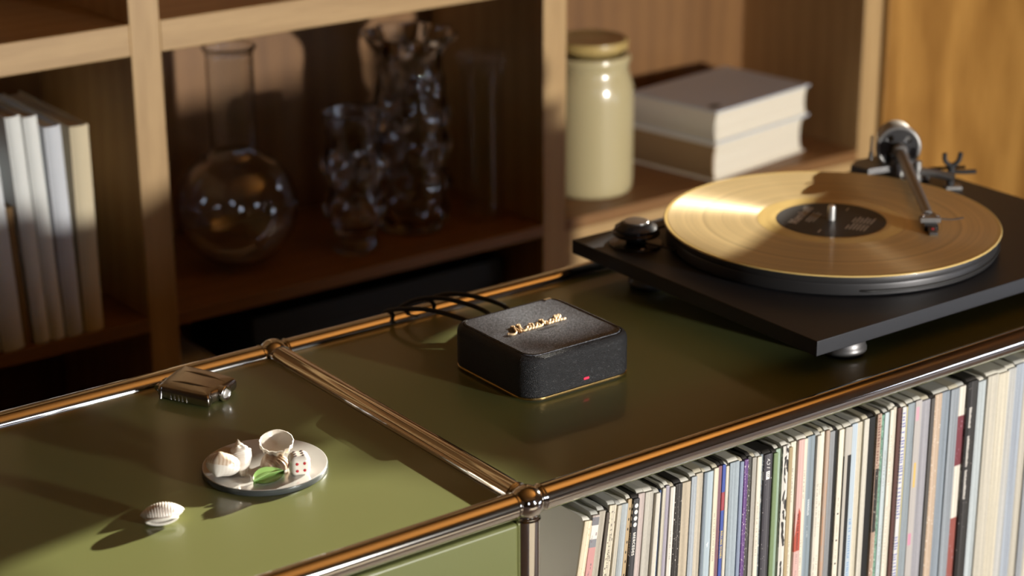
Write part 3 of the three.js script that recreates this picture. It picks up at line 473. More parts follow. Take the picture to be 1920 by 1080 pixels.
/* ---------- the small leather box with a script logo ---------- */
{
  const x = 0.1545, z = 0.1640, W = 0.1075, T = 0.0392;
  const amp = thing('streaming_box', 'small square black leather-covered audio box with a gold script logo on top', 'speaker', [x, TOP, z]);
  const at = (g) => metres(toCreasedNormals(g, 0.9).translate(x, 0, z), 'x');
  const side = (w, r, y0, y1, prof) => {   // rounded square walls following a profile of (inset, height)
    const sh = rrect(w, w, r).getPoints(24), P = [], N = prof.length, n = sh.length - 1, I = [], U = [];
    let run = 0;
    for (let j = 0; j <= n; j++) {
      const p = sh[j % n], q = sh[(j + 1) % n], o = sh[(j + n - 1) % n], t = q.clone().sub(o).normalize(); if (j) run += p.distanceTo(sh[j - 1]);
      prof.forEach(([inset, y]) => { P.push(p.x - t.y * inset, y, -(p.y + t.x * inset)); U.push(run, y + inset); });
    }
    for (let j = 0; j < n; j++) for (let i = 0; i < N - 1; i++) { const a = j * N + i, b = a + N; I.push(a, b, a + 1, b, b + 1, a + 1); }
    const g = new THREE.BufferGeometry(); g.setAttribute('position', new THREE.Float32BufferAttribute(P, 3)); g.setAttribute('uv', new THREE.Float32BufferAttribute(U, 2)); g.setIndex(I); g.computeVertexNormals(); return g.translate(x, 0, z);
  };
  part('base', slab(rrect(W - 0.006, W - 0.006, 0.015), TOP, TOP + 0.0022, 0.0003).translate(x, 0, z), M.blackMatt, amp);
  part('trim', slab(rrect(W + 0.0004, W + 0.0004, 0.0175), TOP + 0.0016, TOP + 0.0036, 0.0005, 2, 24).translate(x, 0, z), M.gold, amp, 'thin gold trim line');
  const prof = [[0.004, TOP + 0.0036], [0.0004, TOP + 0.0037], [0, TOP + 0.0045], [0, 0.0315], [0.0003, 0.0340], [0.0012, 0.0362], [0.0026, 0.0376], [0.0042, 0.0383], [0.0048, 0.0383], [0.0050, 0.0374], [0.02, 0.0372]];
  part('leather_wrap', side(W, 0.0172, 0, 0, prof), M.leather, amp);
  const topShape = rrect(W - 0.0108, W - 0.0108, 0.0122);
  const lid = part('top_plate', metres(slab(topShape, 0.0368, T - 0.0004, 0.0004, 2, 24).translate(x, 0, z), 'x'), M.glintLeatherTop, amp);
  part('top_rim', (() => { const s = rrect(W - 0.0118, W - 0.0118, 0.0117); s.holes.push(rrect(W - 0.0138, W - 0.0138, 0.0107)); return slab(s, T - 0.0006, T, 0.0002, 1, 24).translate(x, 0, z); })(), M.blackGloss, amp);
  part('power_button', slab(rrect(0.0075, 0.0036, 0.0017), T - 0.0006, T + 0.0004, 0.0003, 2).rotateY(0).translate(x + 0.0405, 0, z - 0.0455), M.steel, amp);
  part('status_light', new RoundedBoxGeometry(0.0052, 0.0018, 0.0012, 2, 0.0005).translate(x + 0.0035, 0.0104, z + W / 2), M.led, amp);
  // raised script lettering
  const U = 0.00466, bx = 0.1298, bz = z - 0.0030, y = T + 0.0003;
  const a = (o) => [[2.78 + o, 1.2], [2.3 + o, 1.27], [2.0 + o, 0.75], [2.15 + o, 0.18], [2.55 + o, 0.22], [2.8 + o, 0.8], [2.86 + o, 1.2], [2.86 + o, 0.5], [3.1 + o, 0.12], [3.36 + o, 0.4]];
  const l = (o) => [[8.15 + o, 0.35], [8.75 + o, 1.3], [9.02 + o, 2.1], [8.8 + o, 2.42], [8.55 + o, 2.0], [8.5 + o, 0.9], [8.65 + o, 0.1], [9.0 + o, 0.3]];
  const strokes = [   // (along the line, above it); the letters lean
    [[-2.1, 0.75], [-1.5, 0.2], [-0.9, 0], [-0.45, 0.5], [-0.45, 1.6], [-0.46, 3.08], [-0.8, 3.0]],
    [[-0.45, 2.6], [0.0, 1.4], [0.47, 0]], [[0.78, 2.6], [0.6, 1.2], [0.47, 0]],
    [[0.38, 2.95], [0.80, 3.08], [0.78, 1.8], [0.9, 0.8], [1.25, 0.3], [1.7, 0.3], [2.1, 0.7]],
    a(0), [[2.85, 2.0], [3.3, 1.95], [3.5, 1.2], [3.4, 0.35], [3.75, 0.1], [4.1, 0.5], [4.44, 1.47]],
    [[4.44, 1.45], [4.78, 0.8], [4.6, 0.12], [4.15, 0.2]], [[4.6, 0.12], [5.1, 0.15], [5.6, 0.6]],
    [[5.25, 2.3], [5.68, 2.3], [5.75, 1.2], [5.8, 0]], [[5.8, 0.4], [6.05, 1.1], [6.4, 1.2], [6.5, 0.5], [6.75, 0.1], [7.1, 0.5]],
    a(5.1), l(0), l(0.75), [[9.75, 0.3], [10.05, 0.08], [10.35, 0.2]],
  ];
  const lp = ([p, q]) => V(bx + (p + 0.47 * q) * U, 0, bz - (-1.2 + 0.05 * p + q) * U);
  const gs = strokes.map((s) => new THREE.TubeGeometry(new THREE.CatmullRomCurve3(s.map(lp), false, 'centripetal'), s.length * 6, 0.00092, 8).scale(1, 1.0, 1).translate(0, y, 0));
  for (const d of [[-2.1, 0.75], [-0.8, 3.0], [0.38, 2.95], [2.85, 2.0], [4.44, 1.47], [5.25, 2.3], [8.5, 2.2], [10.35, 0.2]]) gs.push(ball(lp(d).setY(y), 0.0012, 1, 0.8, 1, 12));
  part('script_logo', merge(...gs), M.goldPale, lid, 'raised pale gold script lettering');
  const small = canvasTexture(256, 48, (c, w, h) => { c.fillStyle = '#3a3b3f'; c.fillRect(0, 0, w, h); c.fillStyle = '#0c0c0d'; c.font = 'bold 38px sans-serif'; c.textAlign = 'center'; c.fillText('H E D D O N', w / 2, 38); });
  part('name_plate', (() => { const g = new THREE.PlaneGeometry(0.0185, 0.0032).rotateX(-Math.PI / 2); return g.translate(x + 0.0005, T - 0.0003, z + 0.0062); })(), std({ map: small, roughness: 0.5 }), lid);
  // seam of raised pebbles along the front upper edge
  // (the leather's own grain; nothing is added here)
  const cable = (label, pts, r) => { const t = thing('audio_cable', label, 'cable', [pts[0].x, pts[0].y, pts[0].z], 'cables behind the audio box'); part('lead', tube(pts, r, 90, 12), M.rubber, t); part('plug', rod(pts[0].clone(), pts[0].clone().add(V(0, 0, -0.014)), 0.0034, 0.0026, 20), M.blackMatt, t); };
  const zb = z - W / 2 + 0.0005;
  cable('black cable leaving the audio box nearest its left corner', [V(0.152, 0.0115, zb), V(0.152, 0.0130, 0.084), V(0.1455, 0.0165, 0.062), V(0.1310, 0.0195, 0.036), V(0.1215, 0.0170, 0.018), V(0.1180, 0.0130, 0.004), V(0.1180, 0.0020, -0.0150), V(0.120, -0.06, -0.024), V(0.13, -0.3, -0.03)], 0.0020);
  cable('black cable arching high over the chrome tube, middle of the bundle', [V(0.170, 0.0115, zb), V(0.1705, 0.0135, 0.086), V(0.1690, 0.0185, 0.060), V(0.1520, 0.0230, 0.030), V(0.1400, 0.0210, 0.014), V(0.1335, 0.0140, 0.000), V(0.1330, 0.0000, -0.0165), V(0.135, -0.06, -0.025), V(0.15, -0.3, -0.03)], 0.0020);
  cable('black cable leaving the audio box towards the record player', [V(0.190, 0.0115, zb), V(0.1905, 0.0135, 0.084), V(0.1900, 0.0180, 0.060), V(0.1760, 0.0220, 0.036), V(0.1670, 0.0205, 0.018), V(0.1620, 0.0140, 0.001), V(0.1615, 0.0000, -0.0165), V(0.163, -0.06, -0.025), V(0.17, -0.3, -0.03)], 0.0020);
}

/* ---------- lighter, mirror disc, shells, die, leaf ---------- */
{
  const t = thing('lighter', 'brushed pewter pocket lighter lying on the green top by the rear tube', 'lighter', [-0.093, TOP, 0.040]);
  // plan outline in (x, z), wound so that the slab rises upward
  const out = [[-0.1215, 0.0305], [-0.1015, 0.0730], [-0.0945, 0.0690], [-0.0865, 0.0665], [-0.0800, 0.0625], [-0.0640, 0.0530], [-0.0695, 0.0330], [-0.0835, 0.0035], [-0.0945, 0.0080], [-0.1120, 0.0200]];
  const rim = new THREE.CatmullRomCurve3(out.map(([x, z]) => V(x, 0, z)), true, 'catmullrom', 0.22).getPoints(120).slice(0, 120);
  const mid = rim.reduce((s, p) => s.add(p), V(0, 0, 0)).multiplyScalar(1 / 120);
  const layers = [[0.14, 0.0002], [0.05, 0.0012], [0.012, 0.003], [0, 0.0052], [0.006, 0.0072], [0.03, 0.0090], [0.075, 0.0104], [0.14, 0.0112], [0.25, 0.0116], [0.5, 0.0120]];
  const LP = [], LI = [];
  layers.forEach(([k, y]) => rim.forEach((p) => LP.push(p.x + (mid.x - p.x) * k, TOP + y, p.z + (mid.z - p.z) * k)));
  LP.push(mid.x, TOP + 0.0122, mid.z, mid.x, TOP + 0.0002, mid.z);
  const nl = layers.length, top = nl * 120;
  for (let k = 0; k < nl - 1; k++) for (let q = 0; q < 120; q++) { const a = k * 120 + q, b = k * 120 + (q + 1) % 120; LI.push(a, b, a + 120, b, b + 120, a + 120); }
  for (let q = 0; q < 120; q++) { LI.push((nl - 1) * 120 + q, (nl - 1) * 120 + (q + 1) % 120, top, q, top + 1, (q + 1) % 120); }
  const g = new THREE.BufferGeometry(); g.setAttribute('position', new THREE.Float32BufferAttribute(LP, 3)); g.setIndex(LI); g.computeVertexNormals();
  part('case', metres(g), M.pewter, t);
  const ax = V(0.0185, 0, 0.0445).normalize(), e = V(-0.0825, 0.0075, 0.0655);
  const s0 = e.clone().addScaledVector(ax, -0.046);
  part('burner_tube', rod(s0.clone().setY(0.0090), e.clone().addScaledVector(ax, 0.0012), 0.0014, 0.0058, 32), M.pewter, t);
  const nz = part('nozzle', (() => { const q = lathe([[0.0030, 0], [0.0062, 0], [0.0066, 0.0008], [0.0062, 0.0022], [0.0048, 0.0024], [0.0042, 0.0014], [0.0030, 0.0014]], 40); q.applyQuaternion(new THREE.Quaternion().setFromUnitVectors(V(0, 1, 0), ax)); return q.translate(e.x + ax.x * 0.0008, e.y, e.z + ax.z * 0.0008); })(), M.steel, t);
  part('burner_cap', (() => { const q = lathe([[0, 0], [0.0036, 0], [0.0036, 0.0012], [0.0020, 0.0018], [0, 0.0018]], 32); q.applyQuaternion(new THREE.Quaternion().setFromUnitVectors(V(0, 1, 0), ax)); return q.translate(e.x + ax.x * 0.0012, e.y, e.z + ax.z * 0.0012); })(), std({ color: lin(0.62, 0.6, 0.57), metalness: 0.7, roughness: 0.45 }), nz);
  part('ridge', tube([V(-0.1120, 0.0112, 0.0265), V(-0.1035, 0.0128, 0.0390), V(-0.0970, 0.0128, 0.0510), V(-0.0905, 0.0116, 0.0620)], 0.0011, 30, 8), M.pewter, t);
  part('ridge', tube([V(-0.0940, 0.0110, 0.0130), V(-0.0865, 0.0128, 0.0270), V(-0.0800, 0.0128, 0.0430), V(-0.0765, 0.0116, 0.0550)], 0.0011, 30, 8), M.pewter, t);
  for (let k = 0; k < 5; k++) part('thumb_rib', rod(V(-0.1165 + 0.0016 * k, 0.0030, 0.0418 + 0.0034 * k), V(-0.1160 + 0.0016 * k, 0.0078, 0.0416 + 0.0034 * k), 0.0009, 0.0009, 10), M.steel, t);
  part('lever', rod(V(-0.1212, 0.0018, 0.0335), V(-0.1190, 0.0105, 0.0320), 0.0013, 0.0013, 12), M.steel, t);
  for (let k = 0; k < 3; k++) part('hinge_barrel', rod(V(-0.1205 + 0.0050 * k, 0.0085, 0.0270 - 0.0036 * k), V(-0.1170 + 0.0050 * k, 0.0085, 0.0245 - 0.0036 * k), 0.0024, 0.0024, 16), M.pewter, t);
}
const DX = -0.1208, DZc = 0.1955, DY = TOP + 0.0050;
{
  const t = thing('mirror_disc', 'round mirror disc with a dark edge holding shells and a die', 'mirror', [DX, TOP, DZc]);
  const b = part('dark_edge', lathe([[0, TOP], [0.0448, TOP], [0.0455, TOP + 0.0006], [0.0455, TOP + 0.0038], [0.0450, DY - 0.0004], [0, DY - 0.0004]], 120).translate(DX, 0, DZc), M.mirrorEdge, t);
  part('mirror_face', lathe([[0, DY - 0.0005], [0.0452, DY - 0.0005], [0.0450, DY - 0.0001], [0.0444, DY], [0, DY]], 120).translate(DX, 0, DZc), M.mirror, t);
}
// one half of a cockle, rim down, beak towards -z: a dome over a rounded outline, ribs fanning from the beak, closed by an inner skin
function valve(L, Wd, Hh, ribs, paint, inner, thick = 0.0010, amp = 0.00045) {
  const nr = 26, nt = 220, P = [], C = [], I = [], a0 = L / 2;
  for (let lay = 0; lay < 2; lay++) for (let i = 0; i <= nr; i++) for (let j = 0; j <= nt; j++) {
    const q = i / nr, th = j / nt * 2 * Math.PI, back = Math.max(0, -Math.cos(th));
    const fan = (x, z) => Math.atan2(x, z + a0 * 1.02);
    let R = a0 * (1 - 0.10 * back * back + 0.04 * back ** 8), x = Wd * R * q * Math.sin(th), z = R * q * Math.cos(th);
    const f = fan(x, z), u = Math.min(1, Math.hypot(x, z + a0) / L), rib = Math.cos(f * ribs * 2.05), w = Math.min(1, u * 1.6);
    const s = 1 + 0.022 * rib * q ** 6 * w; x *= s; z *= s;
    const beak = Math.exp(-((x / (0.16 * L)) ** 2) - ((z + 0.36 * L) / (0.17 * L)) ** 2);
    let h = Hh * (Math.sqrt(Math.max(0, 1 - q ** 2.3)) + 0.42 * beak * Math.sqrt(Math.max(0, 1 - q * q))) + amp * rib * w * (q < 0.999 ? 1 : 0.6);
    const k = lay ? 0.95 : 1; if (lay) h = Math.max(h - thick - amp * rib * w, 0.0001);
    P.push(x * k, Math.max(0, h), z * k); C.push(...(lay ? inner(u, f) : paint(u, f, rib)));
  }
  const n = (nr + 1) * (nt + 1), id = (i, j, l) => l * n + i * (nt + 1) + j;
  for (let i = 0; i < nr; i++) for (let j = 0; j < nt; j++) { I.push(id(i, j, 0), id(i + 1, j, 0), id(i, j + 1, 0), id(i, j + 1, 0), id(i + 1, j, 0), id(i + 1, j + 1, 0)); I.push(id(i, j, 1), id(i, j + 1, 1), id(i + 1, j, 1), id(i, j + 1, 1), id(i + 1, j + 1, 1), id(i + 1, j, 1)); }
  for (let j = 0; j < nt; j++) I.push(id(nr, j, 0), id(nr, j, 1), id(nr, j + 1, 0), id(nr, j + 1, 0), id(nr, j, 1), id(nr, j + 1, 1));
  const g = new THREE.BufferGeometry(); g.setAttribute('position', new THREE.Float32BufferAttribute(P, 3)); g.setAttribute('color', new THREE.Float32BufferAttribute(C, 3)); g.setIndex(I); g.computeVertexNormals();
  return g;
}
const turn = (g, rx, ry, rz, x, y, z) => g.applyMatrix4(new THREE.Matrix4().makeRotationFromEuler(new THREE.Euler(rx, ry, rz, 'YXZ'))).translate(x, y, z);
const lowest = (g) => { g.computeBoundingBox(); return g.boundingBox.min.y; };
const restOn = (y, ...gs) => { const m = Math.min(...gs.map(lowest)); gs.forEach((g) => g.translate(0, y - m, 0)); };
const cream = [0.78, 0.72, 0.62], ivory = [0.82, 0.78, 0.71], tan = [0.45, 0.29, 0.15], rust = [0.36, 0.19, 0.09];
{ // whole clam, both halves closed, resting on its edge
  const t = thing('clam_shell', 'closed clam shell with fine tan growth lines at the edge of the mirror disc', 'shell', [-0.1555, DY, 0.197], 'shells on the mirror disc');
  const p = (u, f) => { const b = 0.5 + 0.5 * Math.sin(u * 62 + 2 * noise(u * 4, f * 3 + 9, 99, 99, 3)); return mix(mix(cream, [0.72, 0.56, 0.42], 0.6), tan, 0.75 * b * b); };
  const q = (u, f) => { const b = 0.5 + 0.5 * Math.sin(u * 62); return mix(ivory, tan, 0.12 * b); };
  const a = valve(0.0258, 0.95, 0.0082, 17, p, () => ivory, 0.001, 0.00008), b = valve(0.0258, 0.95, 0.0082, 17, q, () => ivory, 0.001, 0.00008).scale(1, -1, 1); b.index.array.reverse(); b.computeVertexNormals();
  [a, b].forEach((g) => turn(g, 0.42, 2.15, 0, -0.1555, 0, 0.1970)); restOn(DY, a, b);
  part('upper_valve', a, M.shell, t); part('lower_valve', b, M.shell, t, 'plain whitish half of the clam');
}
{ // whelk: short knobbed spire, long body whorl tapering to a canal
  const t = thing('whelk_shell', 'pointed whitish whelk shell standing up behind the green leaf', 'shell', [-0.138, DY, 0.199], 'shells on the mirror disc');
  const nu = 100, nv = 56, P = [], C = [], I = [];
  for (let i = 0; i <= nu; i++) for (let j = 0; j <= nv; j++) {
    const u = i / nu, th = j / nv * 2 * Math.PI, s = 0.36, ph = ((u * 9 - j / nv) % 1 + 1) % 1;
    const body = u < s ? Math.pow(u / s, 1.25) : u < 0.5 ? 1 : Math.pow(Math.max(0, 1 - (u - 0.5) / 0.52), 0.85) * 0.86 + 0.14;
    const bulge = u < s ? 0.84 + 0.22 * Math.sin(Math.PI * Math.pow(ph, 0.6)) : 1, knob = 1 + 0.07 * Math.cos(th * 9 + u * 8) * Math.exp(-(((u - 0.36) / 0.07) ** 2)) + 0.012 * Math.cos(u * 150);
    const dent = u > 0.45 ? 1 - 0.45 * Math.exp(-(((th - 4.4) / 0.36) ** 2)) : 1, end = u > 0.985 ? Math.sqrt(Math.max(0, (1 - u) / 0.015)) : 1, r = 0.0078 * body * bulge * knob * dent * end + 0.0002;
    P.push(r * Math.cos(th), 0.0315 * (1 - u), r * Math.sin(th));
    const n = noise(j / nv * 9, u * 14, 9, 999, 44), inside = u > 0.5 && Math.abs(th - 4.4) < 0.26; C.push(...(inside ? rust : mix(ivory, tan, 0.7 * Math.max(0, n - 0.42) + (u > 0.9 ? 0.25 : 0))));
  }
  for (let i = 0; i < nu; i++) for (let j = 0; j < nv; j++) { const a = i * (nv + 1) + j, b = a + nv + 1; I.push(a, a + 1, b, b, a + 1, b + 1); }
  const g = new THREE.BufferGeometry(); g.setAttribute('position', new THREE.Float32BufferAttribute(P, 3)); g.setAttribute('color', new THREE.Float32BufferAttribute(C, 3)); g.setIndex(I); g.computeVertexNormals();
  turn(g, -0.98, -0.50, 0.10, -0.1450, 0, 0.2075); restOn(DY, g);
  part('spiral_shell', g, M.shell, t);
}
{ // brown striped half shell and the white one lying open on top of it
  const striped = (u, f, rib) => { const b = 0.5 + 0.5 * Math.sin(u * 30); return mix(mix(cream, tan, 0.55), rust, 0.55 * b); };
  const t = thing('cockle_shell', 'brown striped half cockle shell underneath the open white one', 'shell', [-0.1175, DY, 0.204], 'shells on the mirror disc');
  const a = valve(0.0215, 0.85, 0.0080, 19, striped, () => cream); turn(a, 0.10, 1.05, 0, -0.1185, 0, 0.2050); restOn(DY, a);
  part('valve', a, M.shell, t);
  const t2 = thing('cockle_shell', 'white half cockle shell lying open like a cup with scalloped brown-flecked rim', 'shell', [-0.111, DY, 0.196], 'shells on the mirror disc');
  const outer = (u, f, rib) => mix(ivory, tan, u > 0.78 ? 0.35 * (0.5 - 0.5 * rib) : 0.25 * Math.max(0, rib));
  const b = valve(0.0290, 0.86, 0.0092, 17, outer, (u) => mix([0.74, 0.66, 0.55], ivory, Math.min(1, u * 1.2)), 0.0012, 0.0011);
  turn(b, 0, 0, Math.PI, 0, 0, 0); turn(b, 0.20, -0.55, 0, -0.1110, 0, 0.1960); restOn(DY + 0.0050, b);
  part('valve', b, M.shell, t2);
}
{ // die
  const cx = -0.1090, cz = 0.2240, s = 0.0150, ry = -0.34;
  const t = thing('game_die', 'rounded white die showing four red pips, on the mirror disc', 'die', [cx, DY, cz]);
  part('cube', new RoundedBoxGeometry(s, s, s, 6, 0.0044).rotateY(ry).translate(cx, DY + s / 2, cz), M.bone, t);
  const pip = (u, v, face, mat) => { const d = s / 2 + 0.0001, p = face === 'f' ? V(u, v, d) : face === 't' ? V(u, d, v) : face === 'l' ? V(-d, v, u) : V(d, v, u); const g = ball(V(0, 0, 0), 0.00115, face === 'l' || face === 'r' ? 0.25 : 1, face === 't' ? 0.25 : 1, face === 'f' ? 0.25 : 1, 14); g.translate(p.x, p.y, p.z).rotateY(ry).translate(cx, DY + s / 2, cz); part('pip', g, mat, t); };
  const k = 0.0027, pipDark = std({ color: lin(0.10, 0.06, 0.06), roughness: 0.5 });
  for (const u of [-k, k]) for (const v of [-k, k]) pip(u, v, 'f', M.red);
  for (const u of [-k, k]) for (const v of [-0.0036, 0, 0.0036]) pip(u, v, 't', pipDark);
  for (const v of [-k, 0, k]) pip(v, v, 'l', M.red);
  for (const [u, v] of [[-k, -k], [k, k], [0, 0], [-k, k], [k, -k]]) pip(u, v, 'r', M.red);
}
{ // leaf: two halves folded at the midrib
  const L = 0.0270, P = [], I = [], nu = 20, nv = 12, lay = (s) => { for (let i = 0; i <= nu; i++) for (let j = 0; j <= nv; j++) { const u = i / nu, v = j / nv * 2 - 1, w = 0.0082 * Math.pow(Math.sin(Math.PI * Math.pow(u, 0.85)), 0.75); P.push((u - 0.5) * L, 0.0026 * Math.abs(v) - 0.002 * (2 * u - 1) ** 2 + 0.0003 * s, v * w); } };
  lay(1); lay(-1); const n = (nu + 1) * (nv + 1);
  for (let l = 0; l < 2; l++) for (let i = 0; i < nu; i++) for (let j = 0; j < nv; j++) { const a = l * n + i * (nv + 1) + j, b = a + nv + 1; l ? I.push(a, b, a + 1, b, b + 1, a + 1) : I.push(a, a + 1, b, b, a + 1, b + 1); }
  const g = new THREE.BufferGeometry(); g.setAttribute('position', new THREE.Float32BufferAttribute(P, 3)); g.setIndex(I); g.computeVertexNormals();
  turn(g, 0.30, 0.10, 0, -0.1325, 0, 0.2215); restOn(DY, g);
  const t = thing('leaf', 'small glossy green leaf in front of the shells on the mirror', 'leaf', [-0.1325, DY, 0.2215]);
  part('blade', g, M.leaf, t);
  part('midrib', turn(tube([V(-0.0128, -0.0012, 0), V(0, 0.0006, 0), V(0.0128, -0.0012, 0)], 0.0004, 20, 6), 0.30, 0.10, 0, -0.1325, DY + 0.0045, 0.2215), std({ color: lin(0.3, 0.5, 0.15), roughness: 0.4 }), t);
}
{ // the shell alone on the green top
  const cx = -0.2195, cz = 0.2265, t = thing('ribbed_shell', 'ribbed ivory shell with a toothed opening lying alone on the green panel', 'shell', [cx, TOP, cz]);
  const nu = 60, nv = 120, P = [], C = [], I = [];
  for (let i = 0; i <= nu; i++) for (let j = 0; j <= nv; j++) {
    const u = i / nu, th = j / nv * 2 * Math.PI, s = Math.sin(Math.PI * u), r = Math.pow(s, 0.62), rib = Math.cos(u * 15 * 2 * Math.PI);
    const slot = Math.exp(-(((th - 3.62) / 0.20) ** 2)) * Math.pow(s, 0.5);
    const R = r * (1 + 0.03 * rib * s) * (1 - 0.42 * slot);
    P.push((u - 0.5) * 0.0292 * (1 + 0.05 * Math.cos(th)), 0.0084 * R * Math.cos(th - Math.PI / 2), 0.0082 * R * Math.sin(th - Math.PI / 2));
    C.push(...(slot > 0.45 ? [0.08, 0.04, 0.03] : mix(ivory, [0.45, 0.24, 0.18], th > 0.3 && th < 3.0 ? 0.8 * Math.max(0, -rib) * s : 0.05)));
  }
  for (let i = 0; i < nu; i++) for (let j = 0; j < nv; j++) { const a = i * (nv + 1) + j, b = a + nv + 1; I.push(a, b, a + 1, b, b + 1, a + 1); }
  const g = new THREE.BufferGeometry(); g.setAttribute('position', new THREE.Float32BufferAttribute(P, 3)); g.setAttribute('color', new THREE.Float32BufferAttribute(C, 3)); g.setIndex(I); g.computeVertexNormals();
  const lip = []; for (let k = 0; k <= 40; k++) { const a = k / 40 * 2 * Math.PI; lip.push(V(0.0102 * Math.cos(a) - 0.001, -0.0036 + 0.0030 * Math.sin(a), 0.0078 - 0.0010 * Math.cos(a) ** 2 * 3 + 0.0010 * Math.sin(a))); }
  const lg = new THREE.TubeGeometry(new THREE.CatmullRomCurve3(lip.slice(0, 40), true), 80, 0.0014, 10, true);
  [g, lg].forEach((q) => turn(q.scale(1, 0.8, 1), 0, -0.45, 0.06, cx, 0, cz)); restOn(TOP, g, lg);
  part('body', g, M.shell, t); part('lip', lg, M.bone, t);
}

/* ---------- things on the shelves ---------- */
const SB = -0.153;
{ // round-bottomed flask
  const cx = 0.2985, cz = -0.601, r = 0.0695, cy = SB + r, t = thing('glass_flask', 'clear round glass flask with a long straight neck', 'flask', [cx, SB, cz]);
  const wall = 0.0022, nr = 0.0265, out = [], inn = [];
  const a1 = Math.asin((nr + 0.004) / r), N = 44;
  for (let i = 0; i <= N; i++) { const a = Math.PI - (Math.PI - a1) * i / N; out.push([r * Math.sin(a), Math.max(cy + r * Math.cos(a), SB + 0.0015)]); inn.push([(r - wall) * Math.sin(a), Math.max(cy + (r - wall) * Math.cos(a), SB + 0.0038)]); }
  const yn = cy + r * Math.cos(a1);
  out.push([nr + 0.001, yn + 0.006], [nr, yn + 0.012], [nr, 0.092], [nr + 0.001, 0.097], [nr + 0.0036, 0.1005], [nr + 0.0042, 0.1022], [nr + 0.0030, 0.1036]);
  inn.push([nr - wall + 0.001, yn + 0.006], [nr - wall, yn + 0.012], [nr - wall, 0.098], [nr - wall + 0.002, 0.1032]);
  part('bowl_and_neck', revolve([...out, ...inn.reverse()], 96).translate(cx, 0, cz), M.glass, t);
}
// a pressed-glass vessel: outer profile with lobes, smooth inside
function vessel(name, label, cx, cz, outer, inner, mod, group, mat = M.glass) {
  const t = thing(name, label, 'vase', [cx, SB, cz], group);
  const o = smoothProfile(outer, 90).map(([r, y]) => [r, y, 1]), i = smoothProfile(inner, 60).map(([r, y]) => [r, y, 0.25]);
  part('body', revolve([...o, ...i], 160, mod).translate(cx, 0, cz), mat, t);
  return t;
}
vessel('glass_vase', 'tall pressed-glass vase with bossed sides and a flared scalloped rim', 0.5330, -0.5930,
  [[0, SB], [0.036, SB], [0.041, -0.146], [0.0435, -0.13], [0.042, -0.112], [0.046, -0.094], [0.0435, -0.072], [0.0470, -0.050], [0.0440, -0.030], [0.0470, -0.010], [0.0420, 0.012], [0.0400, 0.032], [0.0385, 0.052], [0.0420, 0.066], [0.0520, 0.082], [0.0535, 0.087]],
  [[0.0515, 0.0872], [0.049, 0.082], [0.0385, 0.066], [0.0345, 0.050], [0.036, 0.02], [0.039, -0.02], [0.038, -0.08], [0.037, -0.125], [0.030, -0.140], [0, -0.141]],
  (a, y) => 1 + (y > 0.055 ? 0.11 * Math.cos(8 * a) * Math.min(1, (y - 0.055) / 0.02) : 0.06 * Math.cos(8 * a + (Math.floor((y + 0.2) / 0.04) % 2) * Math.PI) * Math.sin((y + 0.153) / 0.02 * Math.PI * 0.5) ** 2), 'pressed glass on the middle shelf');
vessel('glass_goblet', 'short knobbly pressed-glass goblet with a heavy base in front of the vase', 0.4340, -0.5640,
  [[0, SB], [0.024, SB], [0.0275, -0.150], [0.0275, -0.144], [0.0235, -0.136], [0.0250, -0.128], [0.0330, -0.112], [0.0355, -0.100], [0.0315, -0.085], [0.0295, -0.075], [0.0340, -0.060], [0.0375, -0.048], [0.0340, -0.033], [0.0315, -0.022], [0.0325, 0.0], [0.0340, 0.014]],
  [[0.0322, 0.0145], [0.0305, 0.0], [0.0285, -0.022], [0.0300, -0.048], [0.0260, -0.075], [0.0290, -0.100], [0.0240, -0.118], [0.012, -0.124], [0, -0.125]],
  (a, y) => 1 + (y > -0.122 && y < -0.025 ? 0.08 * Math.cos(7 * a + (y > -0.08 ? 0.4 : 0)) * Math.sin((y + 0.122) / 0.0485 * Math.PI) ** 2 : y > 0.004 ? 0.03 * Math.cos(14 * a) : 0), 'pressed glass on the middle shelf');
vessel('glass_tumbler', 'slim clear glass tumbler with a beaded rim in the dark corner', 0.6180, -0.5650,
  [[0, SB], [0.022, SB], [0.0240, -0.150], [0.0245, -0.10], [0.0255, -0.02], [0.0265, 0.036], [0.0292, 0.046], [0.0292, 0.052], [0.0270, 0.056]],
  [[0.0255, 0.0555], [0.0252, 0.044], [0.0240, -0.02], [0.0228, -0.10], [0.0220, -0.143], [0, -0.145]],
  (a, y) => 1 + (y > 0.036 ? 0.05 * Math.cos(12 * a) : 0), 'pressed glass on the middle shelf', M.thinGlass);
{ // stoneware jar
  const cx = 0.7990, cz = -0.5830, t = thing('stoneware_jar', 'yellow-cream glazed stoneware jar with a shallow lid', 'jar', [cx, SB, cz]);
  const prof = [[0, SB], [0.037, SB], [0.0400, -0.151], [0.0418, -0.146], [0.0424, -0.135], [0.0424, -0.03], [0.0420, -0.018], [0.0400, -0.008], [0.0378, 0.000], [0.0368, 0.006], [0.0368, 0.011], [0.0380, 0.0145], [0.0388, 0.018], [0.0386, 0.023], [0.0372, 0.0255], [0.0330, 0.0255], [0.0325, 0.01], [0.030, 0.0], [0, -0.002]];
  part('body', lathe(prof, 96).scale(1.28, 1, 1.28).translate(cx, 0, cz), M.glaze, t);
  part('lid', lathe([[0, 0.0240], [0.0290, 0.0240], [0.0292, 0.0300], [0.0345, 0.0315], [0.0360, 0.0330], [0.0362, 0.0425], [0.0350, 0.0442], [0.0310, 0.0440], [0.0290, 0.0425], [0, 0.0425]], 80).scale(1.28, 1, 1.28).translate(cx, 0, cz), M.lid, t, 'shallow ochre lid');
}
